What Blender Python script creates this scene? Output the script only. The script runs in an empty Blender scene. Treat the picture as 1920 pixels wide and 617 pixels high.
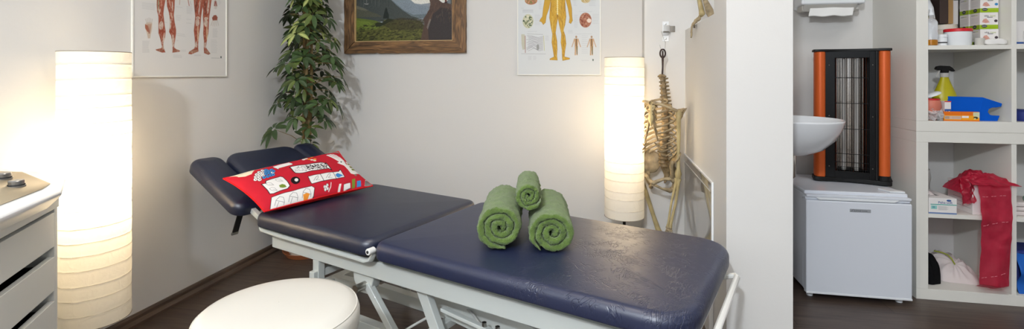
import bpy, math, random
import numpy as np
from mathutils import Vector, Matrix, noise
PI = math.pi
V = Vector
SC = bpy.context.scene
COL = SC.collection
rnd = random.Random(7)

# ------------------------------------------------------------------ materials
def lin(c):
    c = c / 255.0
    return c / 12.92 if c <= 0.04045 else ((c + 0.055) / 1.055) ** 2.4
def rgb(r, g, b): return (lin(r), lin(g), lin(b), 1.0)

def mat(name, col, rough=0.5, metal=0.0, bump=0.0, bscale=200, bdetail=3, var=0.0, vscale=8, spec=0.5, trans=0.0, bdist=.002,
        ior=1.45, coat=0.0, sheen=0.0, attr=False, alpha=1.0, stretch=(1, 1, 1), emit=None, estr=0.0):
    m = bpy.data.materials.new(name); m.use_nodes = True
    nt = m.node_tree; N = nt.nodes; L = nt.links
    b = N['Principled BSDF']
    b.inputs['Base Color'].default_value = col
    b.inputs['Roughness'].default_value = rough
    b.inputs['Metallic'].default_value = metal
    b.inputs['Specular IOR Level'].default_value = spec
    b.inputs['Transmission Weight'].default_value = trans
    b.inputs['IOR'].default_value = ior
    b.inputs['Coat Weight'].default_value = coat
    b.inputs['Sheen Weight'].default_value = sheen
    b.inputs['Alpha'].default_value = alpha
    if emit:
        b.inputs['Emission Color'].default_value = emit; b.inputs['Emission Strength'].default_value = estr
    src = None
    if attr:
        a = N.new('ShaderNodeAttribute'); a.attribute_name = 'Col'
        L.new(a.outputs['Color'], b.inputs['Base Color']); src = a.outputs['Color']
    tc = N.new('ShaderNodeTexCoord'); mp = N.new('ShaderNodeMapping')
    L.new(tc.outputs['Object'], mp.inputs['Vector']); mp.inputs['Scale'].default_value = stretch
    if var > 0:
        n = N.new('ShaderNodeTexNoise'); n.inputs['Scale'].default_value = vscale; n.inputs['Detail'].default_value = 4
        L.new(mp.outputs['Vector'], n.inputs['Vector'])
        mr = N.new('ShaderNodeMapRange'); mr.inputs['From Min'].default_value = .3; mr.inputs['From Max'].default_value = .7
        mr.inputs['To Min'].default_value = 1 - var; mr.inputs['To Max'].default_value = 1 + var * .4
        L.new(n.outputs['Fac'], mr.inputs['Value'])
        mx = N.new('ShaderNodeMix'); mx.data_type = 'RGBA'; mx.blend_type = 'MULTIPLY'; mx.inputs['Factor'].default_value = 1
        mx.inputs['A'].default_value = col
        if src: L.new(src, mx.inputs['A'])
        L.new(mr.outputs['Result'], mx.inputs['B']); L.new(mx.outputs['Result'], b.inputs['Base Color'])
    if bump > 0:
        n = N.new('ShaderNodeTexNoise'); n.inputs['Scale'].default_value = bscale; n.inputs['Detail'].default_value = bdetail
        L.new(mp.outputs['Vector'], n.inputs['Vector'])
        bp = N.new('ShaderNodeBump'); bp.inputs['Strength'].default_value = bump; bp.inputs['Distance'].default_value = bdist
        L.new(n.outputs['Fac'], bp.inputs['Height']); L.new(bp.outputs['Normal'], b.inputs['Normal'])
    return m

def wood_floor():
    m = bpy.data.materials.new('floor_laminate'); m.use_nodes = True
    nt = m.node_tree; N = nt.nodes; L = nt.links; b = N['Principled BSDF']
    tc = N.new('ShaderNodeTexCoord')
    br = N.new('ShaderNodeTexBrick'); br.inputs['Scale'].default_value = 1
    br.inputs['Brick Width'].default_value = 1.25; br.inputs['Row Height'].default_value = .19
    br.inputs['Mortar Size'].default_value = .0015; br.offset = .37
    br.inputs['Color1'].default_value = rgb(92, 78, 68); br.inputs['Color2'].default_value = rgb(74, 62, 55); br.inputs['Mortar'].default_value = rgb(38, 32, 28)
    L.new(tc.outputs['Object'], br.inputs['Vector'])
    mp = N.new('ShaderNodeMapping'); mp.inputs['Scale'].default_value = (1.6, 22, 1); L.new(tc.outputs['Object'], mp.inputs['Vector'])
    n = N.new('ShaderNodeTexNoise'); n.inputs['Scale'].default_value = 2.2; n.inputs['Detail'].default_value = 8; n.inputs['Roughness'].default_value = .62
    n.inputs['Distortion'].default_value = .6
    L.new(mp.outputs['Vector'], n.inputs['Vector'])
    cr = N.new('ShaderNodeValToRGB'); cr.color_ramp.elements[0].position = .3; cr.color_ramp.elements[0].color = (.5, .47, .45, 1)
    cr.color_ramp.elements[1].position = .72; cr.color_ramp.elements[1].color = (1.25, 1.22, 1.2, 1)
    L.new(n.outputs['Fac'], cr.inputs['Fac'])
    mx = N.new('ShaderNodeMix'); mx.data_type = 'RGBA'; mx.blend_type = 'MULTIPLY'; mx.inputs['Factor'].default_value = 1
    L.new(br.outputs['Color'], mx.inputs['A']); L.new(cr.outputs['Color'], mx.inputs['B']); L.new(mx.outputs['Result'], b.inputs['Base Color'])
    b.inputs['Roughness'].default_value = .42
    bp = N.new('ShaderNodeBump'); bp.inputs['Strength'].default_value = .25; bp.inputs['Distance'].default_value = .001
    L.new(n.outputs['Fac'], bp.inputs['Height']); L.new(bp.outputs['Normal'], b.inputs['Normal'])
    return m

def leather(name, col, crease):
    m = bpy.data.materials.new(name); m.use_nodes = True
    nt = m.node_tree; N = nt.nodes; L = nt.links; b = N['Principled BSDF']
    b.inputs['Base Color'].default_value = col; b.inputs['Roughness'].default_value = .41; b.inputs['Specular IOR Level'].default_value = .85
    tc = N.new('ShaderNodeTexCoord')
    v = N.new('ShaderNodeTexVoronoi'); v.inputs['Scale'].default_value = 420; L.new(tc.outputs['Object'], v.inputs['Vector'])
    b1 = N.new('ShaderNodeBump'); b1.inputs['Strength'].default_value = .12; b1.inputs['Distance'].default_value = .0006
    L.new(v.outputs['Distance'], b1.inputs['Height'])
    # creases: short straight wrinkles in three directions, present only in worn patches
    prev = None
    for k, ang in enumerate((.45, -.65, 1.5)):
        mp = N.new('ShaderNodeMapping'); mp.inputs['Rotation'].default_value = (0, 0, ang); mp.inputs['Location'].default_value = (k * 3.1, k * 1.7, 0)
        mp2 = N.new('ShaderNodeMapping'); mp2.inputs['Scale'].default_value = (1, 4.2, 1); L.new(tc.outputs['Object'], mp.inputs['Vector']); L.new(mp.outputs['Vector'], mp2.inputs['Vector'])
        e = N.new('ShaderNodeTexNoise'); e.inputs['Scale'].default_value = 24 + 5 * k; e.inputs['Detail'].default_value = 1; e.inputs['Distortion'].default_value = .5
        L.new(mp2.outputs['Vector'], e.inputs['Vector'])
        sb = N.new('ShaderNodeMath'); sb.operation = 'SUBTRACT'; sb.inputs[1].default_value = .5; L.new(e.outputs['Fac'], sb.inputs[0])
        ab = N.new('ShaderNodeMath'); ab.operation = 'ABSOLUTE'; L.new(sb.outputs[0], ab.inputs[0])
        q = N.new('ShaderNodeMapRange'); q.interpolation_type = 'SMOOTHSTEP'; q.inputs['From Max'].default_value = .05; L.new(ab.outputs[0], q.inputs['Value'])
        g = N.new('ShaderNodeTexNoise'); g.inputs['Scale'].default_value = 13; L.new(mp.outputs['Vector'], g.inputs['Vector'])
        gm = N.new('ShaderNodeMapRange'); gm.inputs['From Min'].default_value = .53; gm.inputs['From Max'].default_value = .64; L.new(g.outputs['Fac'], gm.inputs['Value'])
        iv = N.new('ShaderNodeMath'); iv.operation = 'SUBTRACT'; iv.inputs[0].default_value = 1; L.new(q.outputs['Result'], iv.inputs[1])
        ml = N.new('ShaderNodeMath'); ml.operation = 'MULTIPLY'; L.new(iv.outputs[0], ml.inputs[0]); L.new(gm.outputs['Result'], ml.inputs[1])
        if prev is None: prev = ml
        else:
            ax = N.new('ShaderNodeMath'); ax.operation = 'MAXIMUM'; L.new(prev.outputs[0], ax.inputs[0]); L.new(ml.outputs[0], ax.inputs[1]); prev = ax
    mr = N.new('ShaderNodeMapRange'); mr.inputs['To Min'].default_value = 1; mr.inputs['To Max'].default_value = 0; L.new(prev.outputs[0], mr.inputs['Value'])
    pm = N.new('ShaderNodeMapRange'); pm.inputs['To Min'].default_value = 1; L.new(tc.outputs['Object'], pm.inputs['Value'])
    sep = N.new('ShaderNodeSeparateXYZ'); L.new(tc.outputs['Object'], sep.inputs['Vector'])
    xm = N.new('ShaderNodeMapRange'); xm.inputs['From Min'].default_value = .42; xm.inputs['From Max'].default_value = .75; L.new(sep.outputs['X'], xm.inputs['Value'])
    mu = N.new('ShaderNodeMath'); mu.operation = 'MULTIPLY'; L.new(pm.outputs['Result'], mu.inputs[0]); L.new(xm.outputs['Result'], mu.inputs[1])
    mu2 = N.new('ShaderNodeMath'); mu2.operation = 'MULTIPLY'; mu2.inputs[1].default_value = crease; L.new(mu.outputs[0], mu2.inputs[0])
    b2 = N.new('ShaderNodeBump'); b2.inputs['Distance'].default_value = .0011
    L.new(mu2.outputs[0], b2.inputs['Strength']); L.new(mr.outputs['Result'], b2.inputs['Height']); L.new(b1.outputs['Normal'], b2.inputs['Normal'])
    wn = N.new('ShaderNodeTexNoise'); wn.inputs['Scale'].default_value = 12; wn.inputs['Detail'].default_value = 2; L.new(tc.outputs['Object'], wn.inputs['Vector'])
    b3 = N.new('ShaderNodeBump'); b3.inputs['Strength'].default_value = .25; b3.inputs['Distance'].default_value = .003
    L.new(wn.outputs['Fac'], b3.inputs['Height']); L.new(b2.outputs['Normal'], b3.inputs['Normal'])
    L.new(b3.outputs['Normal'], b.inputs['Normal'])
    return m

def paper_shade():
    m = bpy.data.materials.new('rice_paper'); m.use_nodes = True
    nt = m.node_tree; N = nt.nodes; L = nt.links
    for n in list(N):
        if n.type == 'BSDF_PRINCIPLED': N.remove(n)
    out = [n for n in N if n.type == 'OUTPUT_MATERIAL'][0]
    d = N.new('ShaderNodeBsdfDiffuse'); t = N.new('ShaderNodeBsdfTranslucent')
    d.inputs['Color'].default_value = (.90, .88, .82, 1); t.inputs['Color'].default_value = (.95, .92, .84, 1)
    mx = N.new('ShaderNodeMixShader'); mx.inputs['Fac'].default_value = .38
    L.new(d.outputs[0], mx.inputs[1]); L.new(t.outputs[0], mx.inputs[2]); L.new(mx.outputs[0], out.inputs['Surface'])
    tc = N.new('ShaderNodeTexCoord'); n = N.new('ShaderNodeTexNoise'); n.inputs['Scale'].default_value = 26; n.inputs['Detail'].default_value = 5
    n.inputs['Distortion'].default_value = 1.2
    L.new(tc.outputs['Object'], n.inputs['Vector'])
    bp = N.new('ShaderNodeBump'); bp.inputs['Strength'].default_value = .55; bp.inputs['Distance'].default_value = .006
    L.new(n.outputs['Fac'], bp.inputs['Height']); L.new(bp.outputs['Normal'], d.inputs['Normal'])
    return m

def translucent_red():
    m = bpy.data.materials.new('red_latex'); m.use_nodes = True
    nt = m.node_tree; N = nt.nodes; L = nt.links; b = N['Principled BSDF']
    out = [n for n in N if n.type == 'OUTPUT_MATERIAL'][0]
    b.inputs['Base Color'].default_value = rgb(178, 30, 58); b.inputs['Roughness'].default_value = .38
    t = N.new('ShaderNodeBsdfTransparent'); t.inputs['Color'].default_value = (.85, .18, .26, 1)
    mx = N.new('ShaderNodeMixShader')
    tc = N.new('ShaderNodeTexCoord'); n = N.new('ShaderNodeTexNoise'); n.inputs['Scale'].default_value = 9; n.inputs['Detail'].default_value = 3
    L.new(tc.outputs['Object'], n.inputs['Vector'])
    mr = N.new('ShaderNodeMapRange'); mr.inputs['From Min'].default_value = .35; mr.inputs['From Max'].default_value = .68; mr.inputs['To Min'].default_value = .22; mr.inputs['To Max'].default_value = .5
    L.new(n.outputs['Fac'], mr.inputs['Value']); L.new(mr.outputs['Result'], mx.inputs['Fac'])
    n2 = N.new('ShaderNodeTexNoise'); n2.inputs['Scale'].default_value = 40; L.new(tc.outputs['Object'], n2.inputs['Vector'])
    bp = N.new('ShaderNodeBump'); bp.inputs['Strength'].default_value = .4; bp.inputs['Distance'].default_value = .003
    L.new(n2.outputs['Fac'], bp.inputs['Height']); L.new(bp.outputs['Normal'], b.inputs['Normal'])
    L.new(b.outputs[0], mx.inputs[1]); L.new(t.outputs[0], mx.inputs[2]); L.new(mx.outputs[0], out.inputs['Surface'])
    return m

def rustic_wood():
    m = bpy.data.materials.new('rustic_wood'); m.use_nodes = True
    nt = m.node_tree; N = nt.nodes; L = nt.links; b = N['Principled BSDF']
    a = N.new('ShaderNodeAttribute'); a.attribute_name = 'Grain'   # coordinates along / across each board
    mp = N.new('ShaderNodeMapping'); mp.inputs['Scale'].default_value = (3, 26, 1); L.new(a.outputs['Vector'], mp.inputs['Vector'])
    n = N.new('ShaderNodeTexNoise'); n.inputs['Scale'].default_value = 2; n.inputs['Detail'].default_value = 8; n.inputs['Distortion'].default_value = 1.4
    L.new(mp.outputs['Vector'], n.inputs['Vector'])
    cr = N.new('ShaderNodeValToRGB'); e = cr.color_ramp.elements
    e[0].position = .28; e[0].color = rgb(48, 32, 18); e[1].position = .75; e[1].color = rgb(150, 110, 66)
    x = cr.color_ramp.elements.new(.5); x.color = rgb(106, 76, 44)
    L.new(n.outputs['Fac'], cr.inputs['Fac']); L.new(cr.outputs['Color'], b.inputs['Base Color']); b.inputs['Roughness'].default_value = .6
    bp = N.new('ShaderNodeBump'); bp.inputs['Strength'].default_value = .5; bp.inputs['Distance'].default_value = .003
    L.new(n.outputs['Fac'], bp.inputs['Height']); L.new(bp.outputs['Normal'], b.inputs['Normal'])
    return m

M = {}
M['wall'] = mat('wall_paint', rgb(213, 211, 208), .75, bump=.12, bscale=90, spec=.25)
M['ceil'] = mat('ceiling_paint', rgb(214, 212, 208), .8)
M['floor'] = wood_floor()
M['base'] = mat('baseboard_wood', rgb(86, 70, 58), .4, var=.35, vscale=6, stretch=(1, 1, 14))
M['white'] = mat('white_lacquer', rgb(226, 226, 222), .35)
M['shelfw'] = mat('white_foil', rgb(222, 220, 213), .4)
M['cab'] = mat('white_cabinet', rgb(225, 228, 226), .4)
M['dark'] = mat('dark_gap', rgb(35, 36, 38), .6)
M['metalw'] = mat('cream_metal', rgb(196, 200, 196), .32, coat=.2)
M['steel'] = mat('brushed_steel', rgb(170, 168, 162), .3, metal=1)
M['blackp'] = mat('black_plastic', rgb(16, 15, 15), .45, spec=.3)
M['blackg'] = mat('black_gloss', rgb(8, 8, 9), .35, spec=.25)
M['navy'] = leather('navy_leatherette', rgb(27, 35, 64), .9)
M['navyp'] = leather('navy_leatherette_smooth', rgb(23, 30, 52), .15)
M['cream'] = mat('white_leatherette', rgb(210, 207, 199), .38, bump=.05, bscale=300)
M['paper'] = paper_shade()
M['paperhoop'] = mat('pale_hoop', rgb(225, 218, 200), .6)
M['wire'] = mat('lamp_wire', rgb(150, 140, 125), .5)
M['lampfoot'] = mat('dark_bronze', rgb(35, 28, 24), .35, metal=.6)
M['bulb'] = mat('bulb_glass', rgb(255, 240, 210), .4, emit=(1, .78, .5, 1), estr=8)
M['towel'] = mat('green_terry', rgb(98, 124, 54), .95, bdist=.005, bump=1.0, bscale=420, bdetail=2, var=.22, vscale=60, sheen=.35, spec=.1)
M['print'] = mat('printed_surface', (1, 1, 1, 1), .55, attr=True, spec=.3)
M['fabric'] = mat('printed_cotton', (1, 1, 1, 1), .85, attr=True, bump=.15, bscale=700, spec=.15)
M['redside'] = mat('red_cotton', rgb(205, 28, 32), .85, bump=.15, bscale=700, spec=.15)
M['bone'] = mat('old_bone', rgb(166, 148, 116), .55, bump=.6, bscale=70, var=.5, vscale=28)
M['bonedark'] = mat('vertebra_bone', rgb(138, 118, 86), .6, bump=.6, bscale=90, var=.55, vscale=40)
M['bonelight'] = mat('polished_bone', rgb(182, 164, 118), .42, bump=.3, bscale=60, var=.35, vscale=16)
M['rust'] = mat('dark_rust_iron', rgb(62, 44, 40), .6, metal=.3, var=.3, vscale=60)
M['leaf'] = mat('umbrella_leaf', (1, 1, 1, 1), .38, attr=True, var=.25, vscale=30, spec=.5)
M['bark'] = mat('plant_bark', rgb(140, 118, 78), .8, bump=.6, bscale=60, var=.4, vscale=30)
M['terra'] = mat('terracotta', rgb(176, 108, 70), .6)
M['potw'] = mat('glazed_pot', rgb(222, 216, 206), .3)
M['soil'] = mat('potting_soil', rgb(48, 38, 30), .95, bump=.8, bscale=120)
M['wood'] = rustic_wood()
M['woodlip'] = mat('pale_wood_lip', rgb(196, 166, 118), .6)
M['acryl'] = mat('clear_acrylic', (1, 1, 1, 1), .03, trans=1.0, ior=1.45)
M['acrylw'] = mat('white_acrylic_edge', rgb(236, 238, 240), .2)
M['fridge'] = mat('fridge_enamel', rgb(214, 218, 226), .3, coat=.2, bump=.03, bscale=300)
M['gasket'] = mat('grey_gasket', rgb(150, 153, 158), .6)
M['orange'] = mat('orange_metal', rgb(206, 92, 34), .42, metal=.25)
M['chrome'] = mat('mirror_reflector', rgb(215, 210, 205), .12, metal=1)
M['quartz'] = mat('quartz_tube', rgb(235, 232, 228), .08, trans=.6)
M['porc'] = mat('porcelain', rgb(225, 227, 230), .12, coat=.4)
M['plastw'] = mat('white_plastic', rgb(224, 227, 230), .3)
M['towelp'] = mat('paper_towel', rgb(228, 228, 226), .9)
M['redlid'] = mat('red_plastic', rgb(200, 30, 42), .4)
M['glass'] = mat('clear_glass', (1, 1, 1, 1), .02, trans=1, ior=1.3)
M['amber'] = mat('orange_liquid', rgb(240, 160, 30), .1, trans=.3)
M['yellow'] = mat('yellow_plastic', rgb(196, 184, 20), .35, trans=.1)
M['bluef'] = mat('blue_foam', rgb(10, 84, 190), .9, bump=.2, bscale=500, spec=.1)
M['blued'] = mat('dark_blue_plastic', rgb(34, 48, 120), .5)
M['blueb'] = mat('bright_blue_fabric', rgb(20, 92, 180), .7)
M['red'] = translucent_red()
M['palered'] = mat('faded_white_ink', rgb(222, 150, 160), .5)
M['carton'] = mat('white_carton', rgb(226, 222, 220), .6)
M['tan'] = mat('tan_cardboard', rgb(168, 132, 84), .7)
M['brownd'] = mat('dark_brown_cover', rgb(62, 48, 42), .6)
M['beigep'] = mat('beige_plastic', rgb(214, 206, 192), .5)
M['pink'] = mat('salmon_rubber', rgb(196, 112, 92), .5)
M['film'] = mat('crumpled_film', rgb(225, 222, 222), .15, trans=.55, ior=1.2)
M['clothw'] = mat('white_cotton_cloth', rgb(214, 204, 202), .9, bump=.2, bscale=400, spec=.1)
M['clothb'] = mat('black_cloth', rgb(18, 18, 20), .9, bump=.5, bscale=300, spec=.1)
M['cordg'] = mat('green_cord', rgb(150, 160, 40), .7)
M['ink'] = mat('dark_ink', rgb(60, 62, 66), .6)
M['inkgrey'] = mat('grey_ink', rgb(120, 122, 128), .6)
M['plate'] = mat('silver_badge', rgb(172, 176, 182), .35, metal=.4)
M['beigepanel'] = mat('champagne_panel', rgb(190, 176, 150), .45, metal=.1)
M['knob'] = mat('satin_knob', rgb(150, 150, 150), .3, metal=.9)
M['tealink'] = mat('teal_ink', rgb(60, 170, 160), .6)
M['blueink'] = mat('blue_ink', rgb(44, 84, 150), .6)
M['cable'] = mat('white_cable', rgb(190, 190, 186), .5)
M['frosted'] = mat('frosted_plastic', rgb(215, 212, 205), .4, trans=.3)

# ------------------------------------------------------------------ mesh builder
class MB:
    def __init__(s): s.v = []; s.f = []; s.col = None
    def add(s, vs, fs):
        n = len(s.v); s.v += [V(p) for p in vs]; s.f += [tuple(i + n for i in f) for f in fs]; return s
    def box(s, c, d, R=None):
        c = V(c); vs = []
        for x in (-.5, .5):
            for y in (-.5, .5):
                for z in (-.5, .5):
                    p = V((x * d[0], y * d[1], z * d[2]))
                    if R: p = R @ p
                    vs.append(c + p)
        return s.add(vs, [(0, 1, 3, 2), (4, 6, 7, 5), (0, 4, 5, 1), (2, 3, 7, 6), (0, 2, 6, 4), (1, 5, 7, 3)])
    def bb(s, x0, x1, y0, y1, z0, z1): return s.box(((x0 + x1) / 2, (y0 + y1) / 2, (z0 + z1) / 2), (x1 - x0, y1 - y0, z1 - z0))
    def bar(s, p0, p1, w, h, up=(0, 0, 1)):
        p0, p1 = V(p0), V(p1); d = (p1 - p0).normalized(); sd = d.cross(V(up)).normalized(); u = sd.cross(d)
        vs = [p + sd * a * w / 2 + u * b * h / 2 for p in (p0, p1) for a, b in ((-1, -1), (1, -1), (1, 1), (-1, 1))]
        return s.add(vs, [(3, 2, 1, 0), (4, 5, 6, 7), (0, 1, 5, 4), (1, 2, 6, 5), (2, 3, 7, 6), (3, 0, 4, 7)])
    def tube(s, pts, r, n=8, caps=True, flat=1.0, up=None):
        pts = [V(p) for p in pts]; m = len(pts)
        if not hasattr(r, '__len__'): r = [r] * m
        base = len(s.v); prev = None
        for i, p in enumerate(pts):
            t = (pts[min(i + 1, m - 1)] - pts[max(i - 1, 0)]).normalized()
            if prev is None:
                a = V(up) if up else (V((0, 0, 1)) if abs(t.z) < .9 else V((1, 0, 0)))
                x = (a - t * a.dot(t)).normalized()
            else:
                x = (prev - t * prev.dot(t)).normalized()
            prev = x; y = t.cross(x)
            for k in range(n):
                a = 2 * PI * k / n
                s.v.append(p + x * math.cos(a) * r[i] + y * math.sin(a) * r[i] * flat)
        for i in range(m - 1):
            for k in range(n):
                a = base + i * n + k; b = base + i * n + (k + 1) % n
                s.f.append((a, b, b + n, a + n))
        if caps:
            s.f.append(tuple(base + k for k in reversed(range(n)))); s.f.append(tuple(base + (m - 1) * n + k for k in range(n)))
        return s
    def cyl(s, p0, p1, r0, r1=None, n=24): return s.tube([p0, p1], [r0, r0 if r1 is None else r1], n)
    def lathe(s, prof, n=40, c=(0, 0, 0), sx=1, sy=1, closed=False):
        base = len(s.v); c = V(c); m = len(prof)
        for r, z in prof:
            for k in range(n):
                a = 2 * PI * k / n; s.v.append(c + V((r * math.cos(a) * sx, r * math.sin(a) * sy, z)))
        for i in range(m - 1 + (1 if closed else 0)):
            for k in range(n):
                j = (i + 1) % m
                a = base + i * n + k; b = base + i * n + (k + 1) % n; c2 = base + j * n + (k + 1) % n; d = base + j * n + k
                s.f.append((a, b, c2, d))
        return s
    def prism(s, poly, d0, d1, fr=lambda a, b, t: (a, t, b)):
        n = len(poly); base = len(s.v)
        for t in (d0, d1):
            for a, b in poly: s.v.append(V(fr(a, b, t)))
        s.f.append(tuple(base + i for i in range(n))); s.f.append(tuple(base + n + i for i in reversed(range(n))))
        for i in range(n):
            j = (i + 1) % n; s.f.append((base + j, base + i, base + n + i, base + n + j))
        return s
    def grid(s, fn, nu, nv, wrapu=False):
        base = len(s.v); w = nu if wrapu else nu + 1
        for j in range(nv + 1):
            for i in range(w): s.v.append(V(fn(i / nu, j / nv)))
        for j in range(nv):
            for i in range(nu):
                a = base + j * w + i; b = base + j * w + (i + 1) % w
                s.f.append((a, b, b + w, a + w))
        return s
    def ball(s, c, r, n=12, m=8, sc=(1, 1, 1)):
        c = V(c)
        return s.grid(lambda u, v: c + V((sc[0] * r * math.sin(PI * v) * math.cos(2 * PI * u), sc[1] * r * math.sin(PI * v) * math.sin(2 * PI * u), sc[2] * r * math.cos(PI * v))), n, m, True)
    def fuzz(s, amp, sc, seed=0):
        o = V((seed * 7.3, seed * 3.1, seed * 1.7))
        for i, p in enumerate(s.v): s.v[i] = p + noise.noise_vector(p * sc + o) * amp
        return s
    def xf(s, Mx):
        s.v = [Mx @ p for p in s.v]; return s

def link(o, parent=None, loc=None, rz=0):
    COL.objects.link(o)
    if parent: o.parent = parent
    if loc is not None: o.location = loc
    if rz: o.rotation_euler = (0, 0, rz)
    return o

def obj(name, mb, m, parent=None, loc=None, smooth=True, bevel=0, ang=35, sub=0, solid=0, rz=0, recalc=True, label=None, seg=2):
    me = bpy.data.meshes.new(name)
    me.from_pydata([tuple(p) for p in mb.v], [], mb.f)
    if mb.col is not None:
        a = me.color_attributes.new('Col', 'FLOAT_COLOR', 'POINT')
        a.data.foreach_set('color', np.asarray(mb.col, dtype=np.float32).ravel())
    if recalc:
        import bmesh
        bm = bmesh.new(); bm.from_mesh(me); bmesh.ops.remove_doubles(bm, verts=bm.verts, dist=1e-6) if mb.col is None else None
        bmesh.ops.recalc_face_normals(bm, faces=bm.faces); bm.to_mesh(me); bm.free()
    me.materials.append(m)
    if smooth:
        me.polygons.foreach_set('use_smooth', [True] * len(me.polygons))
        if bevel == 0 and ang < 180: me.set_sharp_from_angle(angle=math.radians(ang))
    me.update()
    o = bpy.data.objects.new(name, me); link(o, parent, loc, rz)
    if bevel:
        b = o.modifiers.new('bevel', 'BEVEL'); b.width = bevel; b.segments = seg; b.limit_method = 'ANGLE'; b.angle_limit = math.radians(40)
        b.harden_normals = True
    if sub:
        q = o.modifiers.new('sub', 'SUBSURF'); q.levels = sub; q.render_levels = sub
    if solid:
        q = o.modifiers.new('solid', 'SOLIDIFY'); q.thickness = solid; q.offset = 0
    if label: o['label'] = label
    return o

def thing(name, label, cat, loc=(0, 0, 0), rz=0, group=None):
    o = bpy.data.objects.new(name, None); o.empty_display_size = .05; link(o, None, loc, rz)
    o['label'] = label; o['category'] = cat
    if group: o['group'] = group
    return o
def tag(o, label, cat, group=None, kind=None):
    o['label'] = label; o['category'] = cat
    if group: o['group'] = group
    if kind: o['kind'] = kind
    return o
def struct(o, label=None):
    o['kind'] = 'structure'
    if label: o['label'] = label
    return o

def text(name, body, size, m, parent, loc, rot, ext=.0003, align='LEFT', sx=1.0, shear=0):
    cu = bpy.data.curves.new(name, 'FONT'); cu.body = body; cu.size = size; cu.extrude = ext; cu.align_x = align; cu.shear = shear
    cu.materials.append(m)
    tmp = bpy.data.objects.new(name + '_curve', cu); COL.objects.link(tmp)
    me = bpy.data.meshes.new_from_object(tmp.evaluated_get(bpy.context.evaluated_depsgraph_get()))
    bpy.data.objects.remove(tmp); bpy.data.curves.remove(cu)
    o = bpy.data.objects.new(name, me); link(o, parent, loc); o.rotation_euler = rot; o.scale = (sx, 1, 1)
    return o

def rrect(x0, x1, y0, y1, r, inset=0, k=8):
    """rounded rectangle outline; r is one radius or four (x0y0, x1y0, x1y1, x0y1)"""
    if not hasattr(r, '__len__'): r = (r,) * 4
    P = []
    for (cx, cy, sx, sy, rr, a0) in ((x0, y0, 1, 1, r[0], PI), (x1, y0, -1, 1, r[1], 1.5 * PI), (x1, y1, -1, -1, r[2], 0), (x0, y1, 1, -1, r[3], .5 * PI)):
        ri = max(rr - inset, .0004); ox = cx + sx * (max(rr, inset)); oy = cy + sy * (max(rr, inset))
        for i in range(k + 1):
            a = a0 + .5 * PI * i / k; P.append((ox + ri * math.cos(a), oy + ri * math.sin(a)))
    return P

def pad(x0, x1, y0, y1, z0, z1, r, er=.022, crown=.006, fr=None):
    """upholstered pad: rounded plan, rounded edge, crowned top"""
    mb = MB(); n = 0; h = z1 - z0; rings = []
    for i in range(4):
        a = PI / 2 * i / 3; rings.append((.008 * (1 - math.sin(a)), z0 + .008 * (1 - math.cos(a))))
    for i in range(9):
        a = PI / 2 * i / 8; rings.append((er * (1 - math.cos(a)), z1 - er + er * math.sin(a)))
    half = min(x1 - x0, y1 - y0) / 2
    for i in range(1, 8):
        t = i / 8; ins = er + (half - er - .004) * t; rings.append((ins, z1 + crown * math.sin(t * PI / 2)))
    for ins, z in rings:
        for x, y in rrect(x0, x1, y0, y1, r, ins): mb.v.append(V((x, y, z)))
    n = 36
    for i in range(len(rings) - 1):
        for k in range(n):
            a = i * n + k; b = i * n + (k + 1) % n; mb.f.append((a, b, b + n, a + n))
    mb.f.append(tuple(reversed(range(n)))); mb.f.append(tuple((len(rings) - 1) * n + k for k in range(n)))
    if fr: mb.v = [V(fr(p)) for p in mb.v]
    return mb

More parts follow.
